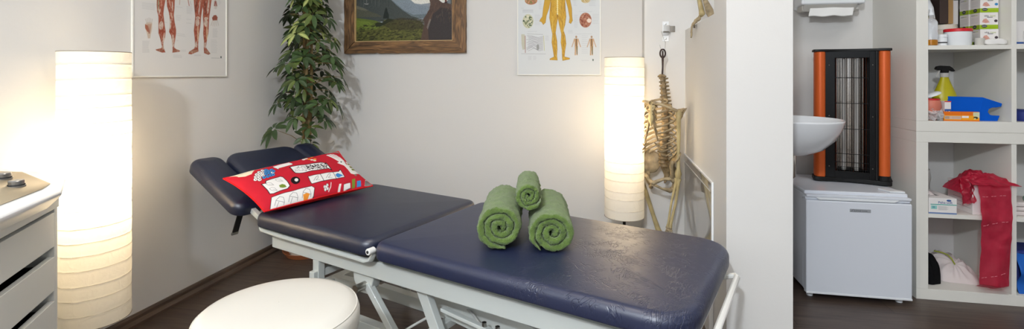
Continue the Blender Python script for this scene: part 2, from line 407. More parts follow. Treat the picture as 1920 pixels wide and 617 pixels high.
# ------------------------------------------------------------------ painter for printed surfaces
class Canvas:
    def __init__(s, w, h, bg): s.w, s.h = w, h; s.a = np.zeros((h, w, 3)); s.a[:] = bg; s.T = lambda p: p
    def _m(s, mask, bx, col, al):
        x0, y0, x1, y1 = bx; c = np.array(col, float); m = (mask * al)[..., None]
        s.a[y0:y1, x0:x1] = s.a[y0:y1, x0:x1] * (1 - m) + c * m
    def _bx(s, xs, ys, pad=2):
        x0 = max(0, int(min(xs)) - pad); x1 = min(s.w, int(max(xs)) + pad + 1); y0 = max(0, int(min(ys)) - pad); y1 = min(s.h, int(max(ys)) + pad + 1)
        return (x0, y0, x1, y1) if x1 > x0 and y1 > y0 else None
    def poly(s, P, col, al=1.0):
        P = [s.T(p) for p in P]; bx = s._bx([p[0] for p in P], [p[1] for p in P])
        if not bx: return
        acc = 0
        for dx, dy in ((.25, .25), (.75, .25), (.25, .75), (.75, .75)):
            yy, xx = np.mgrid[bx[1]:bx[3], bx[0]:bx[2]]; xx = xx + dx; yy = yy + dy; ins = np.zeros(xx.shape, bool)
            for i in range(len(P)):
                (xa, ya), (xb, yb) = P[i], P[i - 1]
                if ya == yb: continue
                c = ((ya > yy) != (yb > yy)) & (xx < (xb - xa) * (yy - ya) / (yb - ya) + xa); ins ^= c
            acc = acc + ins
        s._m(acc / 4.0, bx, col, al)
    def line(s, P, wd, col, al=1.0, close=False):
        P = [s.T(p) for p in P]
        if close: P.append(P[0])
        for (xa, ya), (xb, yb) in zip(P[:-1], P[1:]):
            bx = s._bx([xa, xb], [ya, yb], int(wd) + 2)
            if not bx: continue
            yy, xx = np.mgrid[bx[1]:bx[3], bx[0]:bx[2]]; xx = xx + .5; yy = yy + .5
            L = (xb - xa) ** 2 + (yb - ya) ** 2 + 1e-9; t = np.clip(((xx - xa) * (xb - xa) + (yy - ya) * (yb - ya)) / L, 0, 1)
            d = np.hypot(xx - xa - t * (xb - xa), yy - ya - t * (yb - ya)); s._m(np.clip(wd / 2 + .5 - d, 0, 1), bx, col, al)
    def ell(s, c, rx, ry, col, al=1.0, rot=0, soft=0):
        P = []
        for i in range(22):
            a = 2 * PI * i / 22; x = rx * math.cos(a); y = ry * math.sin(a)
            P.append((c[0] + x * math.cos(rot) - y * math.sin(rot), c[1] + x * math.sin(rot) + y * math.cos(rot)))
        s.poly(P, col, al)
    def noise(s, amp, seed=1, cell=3):
        r = np.random.RandomState(seed); n = r.rand(s.h // cell + 2, s.w // cell + 2, 1)
        n = np.repeat(np.repeat(n, cell, 0), cell, 1)[:s.h, :s.w]; s.a *= 1 + (n - .5) * amp
    def sheet(s, fn, nu=None, nv=None):
        """a colour-carrying grid; fn(u,v) with v = 0 at the canvas top"""
        nu = nu or s.w - 1; nv = nv or s.h - 1; mb = MB().grid(fn, nu, nv)
        us = np.clip((np.arange(nu + 1) / nu * (s.w - 1)).round().astype(int), 0, s.w - 1); vs = np.clip((np.arange(nv + 1) / nv * (s.h - 1)).round().astype(int), 0, s.h - 1)
        c = np.clip(s.a[vs][:, us] / 255, 0, 1); c = np.where(c <= .04045, c / 12.92, ((c + .055) / 1.055) ** 2.4)
        mb.col = np.concatenate([c, np.ones(c.shape[:2] + (1,))], 2).reshape(-1, 4); return mb

def homog(src, dst):
    A = []; B = []
    for (x, y), (u, v) in zip(src, dst):
        A += [[x, y, 1, 0, 0, 0, -u * x, -u * y], [0, 0, 0, x, y, 1, -v * x, -v * y]]; B += [u, v]
    h = np.linalg.solve(np.array(A, float), np.array(B, float))
    def T(p):
        x, y = p; w = h[6] * x + h[7] * y + 1
        return ((h[0] * x + h[1] * y + h[2]) / w, (h[3] * x + h[4] * y + h[5]) / w)
    return T

# ================================================================== SETTING
XL, XR, YB, YF, ZC = -1.96, 3.3, 3.04, -2.6, 2.55
struct(obj('floor', MB().bb(XL - .1, XR + .1, YF - .1, YB + .1, -.06, 0), M['floor']))
struct(obj('ceiling', MB().bb(XL - .1, XR + .1, YF - .1, YB + .1, ZC, ZC + .08), M['ceil']))
struct(obj('wall_left', MB().bb(XL - .1, XL, YF - .1, YB + .1, 0, ZC), M['wall']))
struct(obj('wall_back', MB().bb(XL, XR, YB, YB + .1, 0, ZC), M['wall']))
struct(obj('wall_right', MB().bb(XR, XR + .1, YF - .1, YB + .1, 0, ZC), M['wall']))
wf = MB()
wf.bb(XL, XR, YF - .1, YF, 0, .8); wf.bb(XL, XR, YF - .1, YF, 2.2, ZC); wf.bb(XL, -1.2, YF - .1, YF, .8, 2.2); wf.bb(1.2, XR, YF - .1, YF, .8, 2.2)
struct(obj('wall_front', wf, M['wall']))
w = MB()
for x in (-1.2, 0, 1.2): w.bb(x - .03, x + .03, YF - .07, YF - .02, .8, 2.2)
w.bb(-1.2, 1.2, YF - .07, YF - .02, .8, .86); w.bb(-1.2, 1.2, YF - .07, YF - .02, 2.14, 2.2)
struct(obj('added_window_1', w, M['white']))  # unseen window, added as an opening for the cool fill light
# column beside the lamp and the thick partition with its high opening
struct(obj('wall_column', MB().bb(.2, .417, 2.84, YB, 0, ZC), M['wall']))
px0, px1, pya, pyb = .417, .636, 1.882, YB
pw = MB().bb(px0, px1, pya, pyb, 0, 1.302); pw.bb(px0, px1, pya, 2.091, 1.302, ZC); pw.bb(px0, px1, 2.84, pyb, 1.302, ZC); pw.bb(px0, px1, 2.091, 2.84, 2.15, ZC)
struct(obj('wall_partition', pw, M['wall'], smooth=False))
# two-step dark baseboards
def base_prof(): return [(0, 0), (.019, 0), (.019, .012), (.014, .02), (.009, .026), (.009, .04), (.006, .048), (0, .05)]
struct(obj('baseboard_left', MB().prism(base_prof(), YF, YB, lambda a, b, t: (XL + a, t, b)), M['base'], ang=20))
struct(obj('baseboard_back', MB().prism(base_prof(), XL, .2, lambda a, b, t: (t, YB - a, b)), M['base'], ang=20))
struct(obj('baseboard_right', MB().prism(base_prof(), .65, XR, lambda a, b, t: (t, YB - a, b)), M['base'], ang=20))

# ================================================================== TREATMENT COUCH
CA = math.radians(-20.5)
couch = thing('treatment_couch', 'navy blue padded treatment couch on a cream metal lifting frame with raised head section', 'treatment couch', (-.7068, 1.8219, 0), CA)
def seatpad(name, mb, m=None, lab=None): return obj(name, mb, m or M['navy'], couch, ang=180, label=lab)
seatpad('long_pad', pad(.042, 1.070, -.311, .338, .446, .502, (.05, .11, .11, .05), .026, .006))
seatpad('middle_pad', pad(-.634, .032, -.311, .330, .448, .503, (.05, .05, .05, .05), .026, .006), M['navyp'])
# head section, three pads tilted about the hinge
def tilt(x0, z0, ang, yaw=0):
    Rm = Matrix.Rotation(ang, 4, 'Y')
    return lambda p: V((x0, 0, z0)) + (Rm @ V((p.x, p.y, p.z)))
TH = math.radians(22.5)
fa = tilt(-.705, .437, TH)
seatpad('head_side_pad', pad(-.49, -.055, -.318, -.172, 0, .058, .05, .03, .006, fa), M['navyp'])
seatpad('head_side_pad', pad(-.50, -.055, .212, .338, 0, .058, .045, .03, .006, fa), M['navyp'])
fb = tilt(-.690, .438, TH)
seatpad('head_center_pad', pad(-.50, -.02, -.166, .206, 0, .058, (.07, .03, .03, .07), .03, .006, fb), M['navyp'])
# frame
fr_ = MB()
for y in (-.237, .237):
    fr_.bb(-.593, 1.035, y - .016, y + .016, .352, .412)
fr_.bb(-.593, -.56, -.24, .24, .352, .40); fr_.bb(1.0, 1.035, -.24, .24, .352, .40)
obj('side_rail_frame', fr_, M['metalw'], couch, bevel=.004)
uf = MB()
for y in (-.228, .228): uf.bb(.08, 1.06, y - .012, y + .012, .412, .441)
for x in (.12, .55, 1.0): uf.bb(x - .015, x + .015, -.22, .22, .418, .440)
obj('long_pad_support', uf, M['metalw'], couch, bevel=.002)
tr = MB()
for y in (-.285, .285):
    tr.tube([(-.62, y, .438), (-.605, y, .430), (-.5, y, .427), (-.04, y, .425), (-.005, y, .424), (.018, y, .432), (.032, y, .452), (.036, y, .470)], [.005, .008, .009, .009, .009, .0085, .008, .006], 10, flat=1.5)
for x in (-.5, -.1): tr.bb(x - .015, x + .015, -.28, .28, .425, .444)
obj('middle_pad_support', tr, M['metalw'], couch)
for y in (-.308, .308):
    sg = 1 if y > 0 else -1
    hk = obj('hinge_knob', MB().cyl((.037, y - sg * .02, .470), (.037, y + sg * .008, .470), .011, n=20), M['white'], couch, bevel=.002)
    obj('knob_bore', MB().cyl((.037, y, .470), (.037, y + sg * .0095, .470), .005, n=14), M['dark'], hk)
hd = MB()
hd.bar((-.62, -.24, .425), (-1.05, -.24, .60), .02, .022); hd.bar((-.62, .24, .425), (-1.05, .24, .60), .02, .022)
hd.bb(-.64, -.60, -.25, .25, .415, .440)
obj('head_section_frame', hd, M['metalw'], couch, bevel=.002)
hb = obj('adjusting_lever', MB().bar((-.80, -.262, .47), (-.845, -.262, .375), .007, .026, (0, 1, 0)), M['blackp'], couch, bevel=.002)
obj('lever_tip', MB().bar((-.845, -.262, .3755), (-.851, -.262, .363), .008, .028, (0, 1, 0)), M['steel'], hb, bevel=.001)
# foot end bow
obj('foot_end_bar', MB().tube([(1.03, .26, .40), (1.085, .262, .415), (1.092, .24, .418), (1.092, .1, .418), (1.092, -.24, .418), (1.085, -.262, .415), (1.03, -.26, .40)], .0095, 10), M['white'], couch)
# lifting gear
def part_bar(name, p0, p1, w, h, m='metalw', up=(0, 0, 1), b=.003): return obj(name, MB().bar(p0, p1, w, h, up), M[m], couch, bevel=b)
part_bar('support_post', (-.317, -.237, .36), (-.317, -.237, .045), .034, .03, up=(0, 1, 0))
part_bar('support_post', (-.317, .237, .36), (-.317, .237, .045), .034, .03, up=(0, 1, 0))
for y in (-.21, .21):
    obj('lift_arm', MB().prism([(.155, .36), (.2, .36), (.36, .05), (.315, .05)], y - .014, y + .014), M['metalw'], couch, bevel=.003)
    obj('lift_arm', MB().prism([(-.075, .315), (-.045, .322), (.19, .07), (.155, .065)], y - .012 - .02, y + .012 - .02), M['metalw'], couch, bevel=.003)
obj('pivot_bracket', MB().prism([(-.13, .352), (-.02, .352), (-.035, .30), (-.06, .285), (-.105, .29), (-.125, .315)], -.235, -.195), M['metalw'], couch, bevel=.004)
obj('pivot_shaft', MB().cyl((-.065, -.28, .31), (-.065, .27, .31), .014, n=18), M['steel'], couch)
obj('pivot_bracket', MB().prism([(-.13, .352), (-.02, .352), (-.035, .30), (-.06, .285), (-.105, .29), (-.125, .315)], .195, .235), M['metalw'], couch, bevel=.004)
for y in (-.105, .16):
    part_bar('base_beam', (-.40, y, .068), (.98, y, .068), .04, .05)
part_bar('foot_crossbar', (-.72, -.27, .04), (-.72, .29, .04), .05, .045) 
part_bar('foot_crossbar', (.93, -.28, .04), (.93, .28, .04), .05, .045)
part_bar('base_link', (-.72, -.105, .05), (-.38, -.105, .062), .04, .04)
part_bar('base_link', (-.72, .16, .05), (-.38, .16, .062), .04, .04)
for x, y in ((-.72, -.25), (-.72, .27), (.93, -.26), (.93, .26)):
    obj('foot_pad', MB().cyl((x, y, 0), (x, y, .02), .02, .016, n=18), M['blackp'], couch)
part_bar('cross_tube', (-.317, -.27, .30), (-.317, .27, .30), .028, .028)
part_bar('cross_tube', (.23, -.245, .21), (.23, .245, .21), .028, .028)
act = obj('lift_motor', MB().bb(.32, .56, -.06, .03, .19, .27), M['metalw'], couch, bevel=.012, seg=3)
obj('motor_rod', MB().cyl((.56, -.015, .23), (.86, -.015, .29), .014, n=18), M['steel'], act)
obj('motor_shield', MB().box((.40, -.13, .25), (.5, .006, .10), Matrix.Rotation(.12, 3, 'Y')), M['metalw'], couch, bevel=.001)
mr_ = obj('foot_control_bar', MB().bar((.25, -.19, .285), (.62, -.19, .245), .02, .012), M['metalw'], couch, bevel=.002)
for x in (.42, .47): obj('bolt', MB().cyl((x, -.19, .262), (x, -.19, .285), .008, n=6), M['steel'], mr_)
pts = [(-.02 + .42 * t, -.20 + .1 * math.sin(t * 3), .075 + .20 * math.sin(PI * (.06 + .5 * t)) ** 1.3) for t in [i / 20 for i in range(21)]]
obj('power_cable', MB().tube(pts, .0045, 8), M['cable'], couch)

# ================================================================== PILLOW
LU, LV = V((-.9367, .3502, 0)), V((.3502, .9367, 0))
def uvz(u, v, z): return LU * u + LV * v + V((0, 0, z))
# zoom coordinates of the print, mapped onto the pillow face
RED = (184, 32, 48); WHT = (226, 224, 222); BLK = (30, 22, 26); BLU = (62, 132, 196); GRN = (112, 132, 50); CRM = (222, 214, 190); ORG = (224, 140, 50)
pc = Canvas(460, 236, RED)
_h = homog([(70, 250), (1085, 38), (1370, 368), (425, 588)], [(0, 0), (460, 0), (460, 236), (0, 236)])
def _puff(p):
    x, y = _h(p); a, b = min(1, abs(x / 230 - 1)), min(1, abs(y / 118 - 1))
    return x, y + 30 * ((1 - a ** 3.2) * (1 - b ** 3.2)) ** .55 * (1 if y > 0 else 0)
pc.T = _puff
def outlined(P, col, wd=2.2): pc.poly(P, col); pc.line(P, wd, BLK, .9, True)
pc.poly([(110, 246), (330, 185), (560, 132), (600, 150), (500, 165), (380, 195), (300, 215), (262, 262), (215, 278), (170, 272), (150, 256)], CRM)
pc.line([(150, 262), (300, 215), (420, 182)], 1.2, (150, 130, 100)); pc.ell((360, 190), 26, 8, ORG, rot=-.25); pc.ell((508, 150), 34, 8, GRN, rot=-.2)
outlined([(440, 200), (585, 160), (612, 182), (608, 190), (485, 222), (480, 236), (470, 226), (448, 212)], WHT, 1.2)
rr = random.Random(3)
for i, (x, y) in enumerate([(300, 270), (322, 250), (292, 296), (318, 276), (344, 262), (290, 320), (318, 302), (346, 285), (322, 326), (352, 232), (372, 252), (380, 226), (400, 244), (424, 234), (374, 276), (400, 268), (428, 262), (356, 308), (386, 302), (412, 292), (436, 250), (430, 286)]):
    c = WHT if x < 350 or i % 7 == 2 else BLU
    pc.ell((x, y), 17, 15, BLK); pc.ell((x, y), 15, 13, c); pc.ell((x + 2, y), 5, 4, BLK)
outlined([(578, 218), (600, 210), (880, 178), (925, 188), (945, 215), (970, 252), (940, 236), (660, 282), (625, 280), (605, 262)], WHT, 4)
for i in range(60):
    x = rr.uniform(620, 725); y = 215 + rr.uniform(0, 45) - (x - 620) * .09; pc.line([(x, y), (x + rr.uniform(4, 9), y + rr.uniform(-5, 5))], 1.2, (110, 108, 108))
for i in range(150):
    x = rr.uniform(725, 930); y = 208 + rr.uniform(-4, 46) - (x - 725) * .10; pc.line([(x, y), (x + rr.uniform(-10, 10), y + rr.uniform(-7, 7))], 2.4, BLK)
outlined([(340, 372), (372, 368), (372, 345), (490, 308), (515, 314), (545, 350), (578, 402), (560, 420), (450, 460), (420, 460), (395, 430)], WHT, 3)
for x, y in ((405, 378), (480, 345), (440, 425)):
    pc.line([(x - 32, y - 6), (x - 12, y - 16), (x + 10, y - 10), (x + 36, y + 12), (x + 6, y + 14), (x - 16, y + 6), (x - 32, y - 6)], 1.2, (105, 108, 110)); pc.line([(x - 4, y), (x + 26, y + 8)], 1, (105, 108, 110))
pc.poly([(484, 395), (510, 385), (535, 392), (550, 408), (520, 414), (495, 412)], GRN)
pc.ell((624, 355), 42, 36, BLK, rot=.2); pc.ell((632, 352), 17, 17, WHT)
outlined([(738, 316), (1035, 262), (1058, 240), (1072, 280), (1084, 316), (1060, 322), (770, 382), (755, 362)], WHT, 2.5)
pc.line([(852, 292), (882, 360)], 2, BLK); pc.line([(975, 268), (1000, 336)], 2, BLK)
for x, y in ((815, 335), (930, 312)):
    pc.line([(x - 26, y + 22), (x + 2, y - 18), (x + 16, y - 24), (x + 14, y), (x - 6, y + 18), (x + 32, y + 16)], 1.4, (105, 108, 110))
pc.poly([(995, 300), (1020, 280), (1045, 290), (1072, 302), (1050, 312), (1025, 324), (1005, 318)], BLU)
outlined([(440, 488), (770, 400), (798, 412), (800, 462), (790, 482), (500, 572), (470, 580), (452, 540)], WHT, 2)
for x, y in ((520, 508), (625, 475), (735, 445)):
    pc.line([(x - 34, y + 34), (x - 36, y - 2), (x - 15, y - 26), (x + 18, y - 22), (x + 36, y + 4), (x + 38, y + 20)], 1.3, (100, 102, 105)); pc.line([(x - 36, y + 2), (x + 36, y + 8)], 1.2, (100, 102, 105)); pc.line([(x - 10, y + 8), (x - 12, y + 42)], 1.1, (100, 102, 105))
pc.poly([(702, 462), (735, 448), (762, 452), (752, 482), (720, 490)], ORG)
for dx, dy in ((-14, 0), (10, -14), (14, 8), (-6, 16), (0, -2)): pc.ell((903 + dx, 400 + dy), 12, 12, BLK); pc.ell((903 + dx, 400 + dy), 10, 10, WHT)
pc.line([(948, 365), (945, 395), (930, 425)], 2.5, WHT)
pc.poly([(1025, 370), (1045, 368), (1038, 418), (1016, 418)], WHT); outlined([(1068, 372), (1132, 355), (1136, 388), (1070, 410)], WHT, 1); pc.poly([(1154, 328), (1188, 320), (1180, 382), (1150, 390)], GRN); pc.poly([(1202, 340), (1246, 330), (1242, 372), (1198, 380)], BLU)
pc.poly([(1040, 172), (1065, 160), (940, 96), (960, 86), (1076, 140), (968, 84), (992, 80), (1088, 132), (1000, 78), (1024, 82), (1098, 126), (1030, 84), (1052, 90), (1108, 126), (1072, 100), (1090, 108), (1128, 140), (1140, 180), (1260, 220), (1266, 268), (1190, 284), (1158, 280), (1140, 240), (1110, 200), (1075, 185)], WHT)
pc.ell((1088, 160), 9, 6, BLK); pc.poly([(1142, 150), (1190, 158), (1230, 200), (1240, 232), (1190, 240), (1160, 190)], WHT)
pc.poly([(1158, 168), (1198, 172), (1205, 184), (1166, 184)], GRN); pc.poly([(1170, 196), (1216, 196), (1232, 212), (1180, 214)], GRN); pc.poly([(1184, 224), (1234, 218), (1240, 232), (1190, 240)], GRN)
for x, y, c in ((722, 134, WHT), (745, 128, CRM), (790, 150, WHT), (815, 158, CRM), (800, 112, ORG), (820, 142, ORG), (770, 140, ORG), (730, 106, CRM), (1205, 288, (120, 110, 100))): pc.ell((x, y), 15, 9, c)
pc.poly([(965, 66), (1070, 34), (1098, 60), (1010, 62)], (176, 172, 168)); pc.poly([(1280, 370), (1300, 325), (1330, 318), (1372, 368)], (188, 186, 184))
for i in range(14): pc.line([(1285 + i * 6, 368), (1300 + i * 4, 330)], 1.2, (80, 76, 76)); pc.line([(975 + i * 8, 66), (985 + i * 8, 46)], 1.2, (80, 76, 76))
BLc, BRc, TLc, TRc = uvz(1.90, 1.135, .502), uvz(1.885, 1.668, .502), uvz(2.125, 1.135, .600), uvz(2.055, 1.655, .655)
# scaled with the couch: quad corners, bulge along its normal
TLc, TRc = uvz(2.115, 1.130, .622), uvz(2.050, 1.665, .668); BLc, BRc = uvz(1.815, 1.125, .528), uvz(1.800, 1.66, .526)
nrm = (TRc - TLc).cross(BLc - TLc).normalized()
if nrm.z < 0: nrm = -nrm
pcen = (TLc + TRc + BLc + BRc) / 4
def pil(side, th):
    def f(u, v):
        a, b = 2 * u - 1, 2 * v - 1
        k = (1 - abs(a) ** 3.2) ** .55 * (1 - abs(b) ** 3.2) ** .55 if abs(a) < 1 and abs(b) < 1 else 0
        pin = .055
        u2 = .5 + (u - .5) * (1 - pin * (1 - a * a) * 0 - pin * (1 - b * b)); v2 = .5 + (v - .5) * (1 - pin * (1 - a * a))
        p = (TLc * (1 - u2) + TRc * u2) * (1 - v2) + (BLc * (1 - u2) + BRc * u2) * v2
        wr = .0035 * noise.noise(p * 22) * k
        return p + nrm * (side * th * k + wr) - pcen
    return f
pillow = thing('printed_pillow', 'red cotton pillow printed with birds and white panels, leaning on the couch head section', 'pillow', pcen)
obj('pillow_front', pc.sheet(pil(1, .042)), M['fabric'], pillow, ang=180, recalc=False)
obj('pillow_back', MB().grid(pil(-1, .05), 60, 40), M['redside'], pillow, ang=180)
def pipe():
    P = []
    f = pil(1, .0)
    for i in range(30): P.append(f(i / 30, 0))
    for i in range(30): P.append(f(1, i / 30))
    for i in range(30): P.append(f(1 - i / 30, 1))
    for i in range(31): P.append(f(0, 1 - i / 30))
    return MB().tube(P, .0032, 6)
obj('seam_piping', pipe(), M['redside'], pillow)

# ================================================================== TOWELS
def towel(name, label, base, yaw, R, length, pitch, phase, seed, tail=False, core=.25):
    """spiral roll: axis local +y, front end at y=0, centre on z=R"""
    t = thing(name, label, 'towel', base, yaw, 'rolled green towels')
    mb = MB(); th = pitch * .93; r0 = .004; turns = (R - th / 2 - r0) / pitch
    N = int(turns * 70); ny = 34; edge = 8
    sec = []
    for i in range(ny + 1): sec.append((th / 2, th * .42 + (length - th * .84) * i / ny))
    for i in range(1, edge): a = PI * i / edge; sec.append((th / 2 * math.cos(a), length - th * .42 + th * .42 * math.sin(a)))
    for i in range(ny + 1): sec.append((-th / 2, length - th * .42 - (length - th * .84) * i / ny))
    for i in range(1, edge): a = PI * i / edge; sec.append((-th / 2 * math.cos(a), th * .42 - th * .42 * math.sin(a)))
    m = len(sec); rg = random.Random(seed)
    def P(q):
        A = q * turns * 2 * PI; rad = r0 + pitch * q * turns
        return A, rad
    base_i = 0
    for i in range(N + 1):
        A, rad = P(i / N); push = .006 * noise.noise(V((A * .35, seed, 0))) + .004 * (1 - i / N)
        sq = 1 + .035 * math.cos(2 * (A + phase)) - .02 * math.sin(A + phase)
        for (dr, y) in sec:
            taper = min(1, (N - i) / 10 + .25)
            r = (rad + dr * taper) * sq; a = A + phase + .02 * math.sin(y * 20)
            mb.v.append(V((r * math.cos(a), y + (push if y < length / 2 else -push) , R + r * math.sin(a))))
    for i in range(N):
        for k in range(m):
            a = i * m + k; b = i * m + (k + 1) % m; mb.f.append((a, a + m, b + m, b))
    mb.f.append(tuple(range(m))); mb.f.append(tuple(N * m + k for k in reversed(range(m))))
    # terry pile
    for i, p in enumerate(mb.v):
        mb.v[i] = p + noise.noise_vector(p * 230 + V((seed, 0, 0))) * .0034 + noise.noise_vector(p * 38 + V((0, seed, 0))) * .0050
    zmin = min(p.z for p in mb.v)
    for p in mb.v: p.z -= zmin
    obj('towel_roll', mb, M['towel'], t, ang=180)
    if tail:
        tl = MB().grid(lambda u, v: V((R * .98 + .008 * math.sin(v * 3), .02 + v * (length - .06), .012 + .065 * u)) + noise.noise_vector(V((u * 5, v * 9, 2))) * .004, 14, 40)
        obj('towel_tail', tl, M['towel'], t, ang=180, solid=.012)
    return t
ZT = .5088
towel('rolled_towel', 'large rolled green towel, the left one of the bottom pair on the couch', (-.329, 1.500, ZT), math.radians(8.6), .0765, .33, .0205, -1.83, 1)
towel('rolled_towel', 'large rolled green towel, the right one of the bottom pair on the couch', (-.167, 1.517, ZT), math.radians(8.6), .074, .33, .0205, -1.9, 2)
towel('rolled_towel', 'small rolled green towel lying on top of the two larger rolls', (-.249, 1.555, ZT + .1135), math.radians(8.6), .0475, .25, .0145, 2.6, 3)

# ================================================================== STOOL
stool = thing('round_stool', 'low round stool with thick white leatherette seat, in front of the couch', 'stool', (-.808, 1.098, 0))
R = .191
prof = [(0.001, .400), (R - .03, .400), (R - .008, .404), (R, .414), (R + .003, .43), (R + .003, .452), (R - .001, .466), (R - .004, .4685), (R - .012, .478), (R - .03, .484), (R - .07, .4885), (.06, .491), (.001, .4915)]
obj('seat', MB().lathe(prof, 96), M['cream'], stool, ang=60)
obj('seam', MB().tube([((R - .004) * math.cos(a), (R - .004) * math.sin(a), .4695) for a in [2 * PI * i / 80 for i in range(81)]], .0016, 6), M['cream'], stool)
obj('gas_column', MB().lathe([(.025, .06), (.025, .22), (.014, .225), (.014, .40)], 24), M['steel'], stool)
obj('seat_plate', MB().lathe([(.001, .385), (.09, .385), (.095, .400), (.001, .400)], 32), M['blackp'], stool)
for k in range(5):
    a = 2 * PI * k / 5 + .3; lg = obj('leg', MB().bar((.02 * math.cos(a), .02 * math.sin(a), .085), (.21 * math.cos(a), .21 * math.sin(a), .06), .03, .022), M['steel'], stool, bevel=.004)
    cx, cy = .205 * math.cos(a), .205 * math.sin(a)
    obj('caster', MB().cyl((cx - .012 * math.sin(a), cy + .012 * math.cos(a), .025), (cx + .012 * math.sin(a), cy - .012 * math.cos(a), .025), .025, n=20), M['blackp'], lg)

# ================================================================== FLOOR LAMPS
def floor_lamp(label, loc, r, z0, z1, nring, zbulb, power, tilt_, seed):
    t = thing('paper_floor_lamp', label, 'floor lamp', loc, 0, 'tall cylindrical paper floor lamps')
    rg = random.Random(seed); zs = [z0 + (z1 - z0) * i / nring + (rg.uniform(-.006, .006) if 0 < i < nring else 0) for i in range(nring + 1)]
    ph = rg.uniform(0, 6)
    def fz(u, v):
        a = 2 * PI * u; z = z0 + (z1 - z0) * v
        zz = z + (tilt_ * math.cos(a - ph) if z0 + .05 < z < z1 - .05 else 0)
        d = min(abs(zz - q) for q in zs); pitch = (z1 - z0) / nring
        rr_ = r * (1 - .011 * math.exp(-(d / .003) ** 2)) + .0012 * noise.noise(V((math.cos(a) * 4, math.sin(a) * 4, z * 16 + seed)))
        return V((rr_ * math.cos(a), rr_ * math.sin(a), z))
    sh = obj('lamp_shade', MB().grid(fz, 72, 330, True), M['paper'], t, ang=180)
    for zq in (z0, z1):
        obj('shade_ring', MB().tube([(r * math.cos(a), r * math.sin(a), zq) for a in [2 * PI * i / 60 for i in range(61)]], .0014, 6), M['wire'], sh)
    for q in zs[1:-1]:
        obj('shade_hoop', MB().tube([((r * .9905) * math.cos(a), (r * .988) * math.sin(a), q - tilt_ * math.cos(a - ph)) for a in [2 * PI * i / 60 for i in range(61)]], .0008, 5), M['paperhoop'], sh)
    obj('pole', MB().cyl((0, 0, .02), (0, 0, zbulb - .07), .008, n=16), M['lampfoot'], t)
    obj('base', MB().lathe([(.001, .022), (.02, .022), (.085, .016), (.095, .008), (.095, 0), (.001, 0)], 40), M['lampfoot'], t)
    obj('pole_finial', MB().lathe([(.008, .10), (.015, .115), (.009, .13), (.014, .15), (.017, .165), (.010, .18), (.013, .2), (.008, .215)], 20), M['lampfoot'], t)
    obj('socket', MB().cyl((0, 0, zbulb - .09), (0, 0, zbulb - .035), .017, n=18), M['white'], t)
    li = bpy.data.lights.new('lamp_bulb', 'POINT'); li.energy = power; li.color = (1.0, .80, .55); li.shadow_soft_size = .03
    o = bpy.data.objects.new('lamp_bulb', li); link(o, t, (0, 0, zbulb))
    for a in (0, 2 * PI / 3, 4 * PI / 3):
        obj('spider_arm', MB().tube([(.01 * math.cos(a), .01 * math.sin(a), z0 + .02), (r * math.cos(a), r * math.sin(a), z0 + .004)], .0012, 5), M['wire'], t)
    return t
LP1, LP2 = 10.5, 8
floor_lamp('tall glowing paper cylinder lamp between the drawer cabinet and the left wall poster', (-1.808, 1.451, 0), .1046, .185, 1.140, 19, .70, LP1, .004, 3)
floor_lamp('tall glowing paper cylinder lamp behind the couch beside the hanging skeleton', (.086, 2.717, 0), .1045, .298, 1.149, 17, .77, LP2, .002, 8)

# ================================================================== POSTERS
def poster_frame(parent, w, h, d, lip, m):
    """frame bars round a w x h sheet; local x across, z up, y out of the wall is negative"""
    mb = MB()
    mb.bb(-w / 2, w / 2, -d, 0, 0, lip); mb.bb(-w / 2, w / 2, -d, 0, h - lip, h); mb.bb(-w / 2, -w / 2 + lip, -d, 0, lip, h - lip); mb.bb(w / 2 - lip, w / 2, -d, 0, lip, h - lip)
    return obj('frame', mb, m, parent, bevel=.001)
M['posterlip'] = mat('clear_poster_lip', rgb(232, 230, 222), .35)
# --- muscle chart, left wall
PW, PH = .522, .74
ms = thing('muscle_poster', 'anatomical poster of red muscle figures on the left wall above the lamp', 'poster', (XL + .001, 1.979, 1.047), PI / 2)
poster_frame(ms, PW, PH, .009, .006, M['posterlip'])
f0 = 924.0; s_, c_ = math.sin(math.radians(11.02)), math.cos(math.radians(11.02))
def on_left_wall(px, py):   # print layout measured on the wall plane
    x = (px - 960) / f0; k = XL / (-s_ + x * c_); return (c_ + x * s_) * k, 1.063 - (py - 138) / f0 * k
cv = Canvas(330, 470, (214, 212, 209))
def T1(p):
    Y, Z = on_left_wall(230 + p[0] / 4.114, p[1] / 4.114)
    return ((Y - 1.718) / PW * 330, (1 - (Z - 1.047) / PH) * 470)
cv.T = T1
MR, MW, MD = (158, 84, 64), (206, 198, 186), (112, 62, 50)
def streaks(P, cols, n, w_=1.0, ln=16, y0=-60):
    ys = [p[1] for p in P]
    for _ in range(n):
        y = rr.uniform(max(y0, min(ys)), max(ys) - 14); xs = []
        for i in range(len(P)):
            (xa, ya), (xb, yb) = P[i], P[i - 1]
            if (ya > y) != (yb > y): xs.append((xb - xa) * (y - ya) / (yb - ya) + xa)
        if len(xs) < 2: continue
        xs.sort(); k = 2 * rr.randrange(len(xs) // 2); x = xs[k] + (xs[k + 1] - xs[k]) * rr.uniform(.12, .88)
        cv.line([(x, y), (x + rr.uniform(-2.5, 2.5), y + rr.uniform(.4, 1) * ln)], w_, rr.choice(cols), .6)
def mleg(P, stripes):
    cv.poly(P, MR); cv.line(P, 1.0, (150, 120, 105), .6, True)
    for (c, rx, ry, col, rot) in stripes: cv.ell(c, rx, ry, col, .85, rot)
    streaks(P, [(214, 190, 176), (120, 58, 44), (186, 110, 88), (230, 220, 208), (98, 50, 42)], 150)
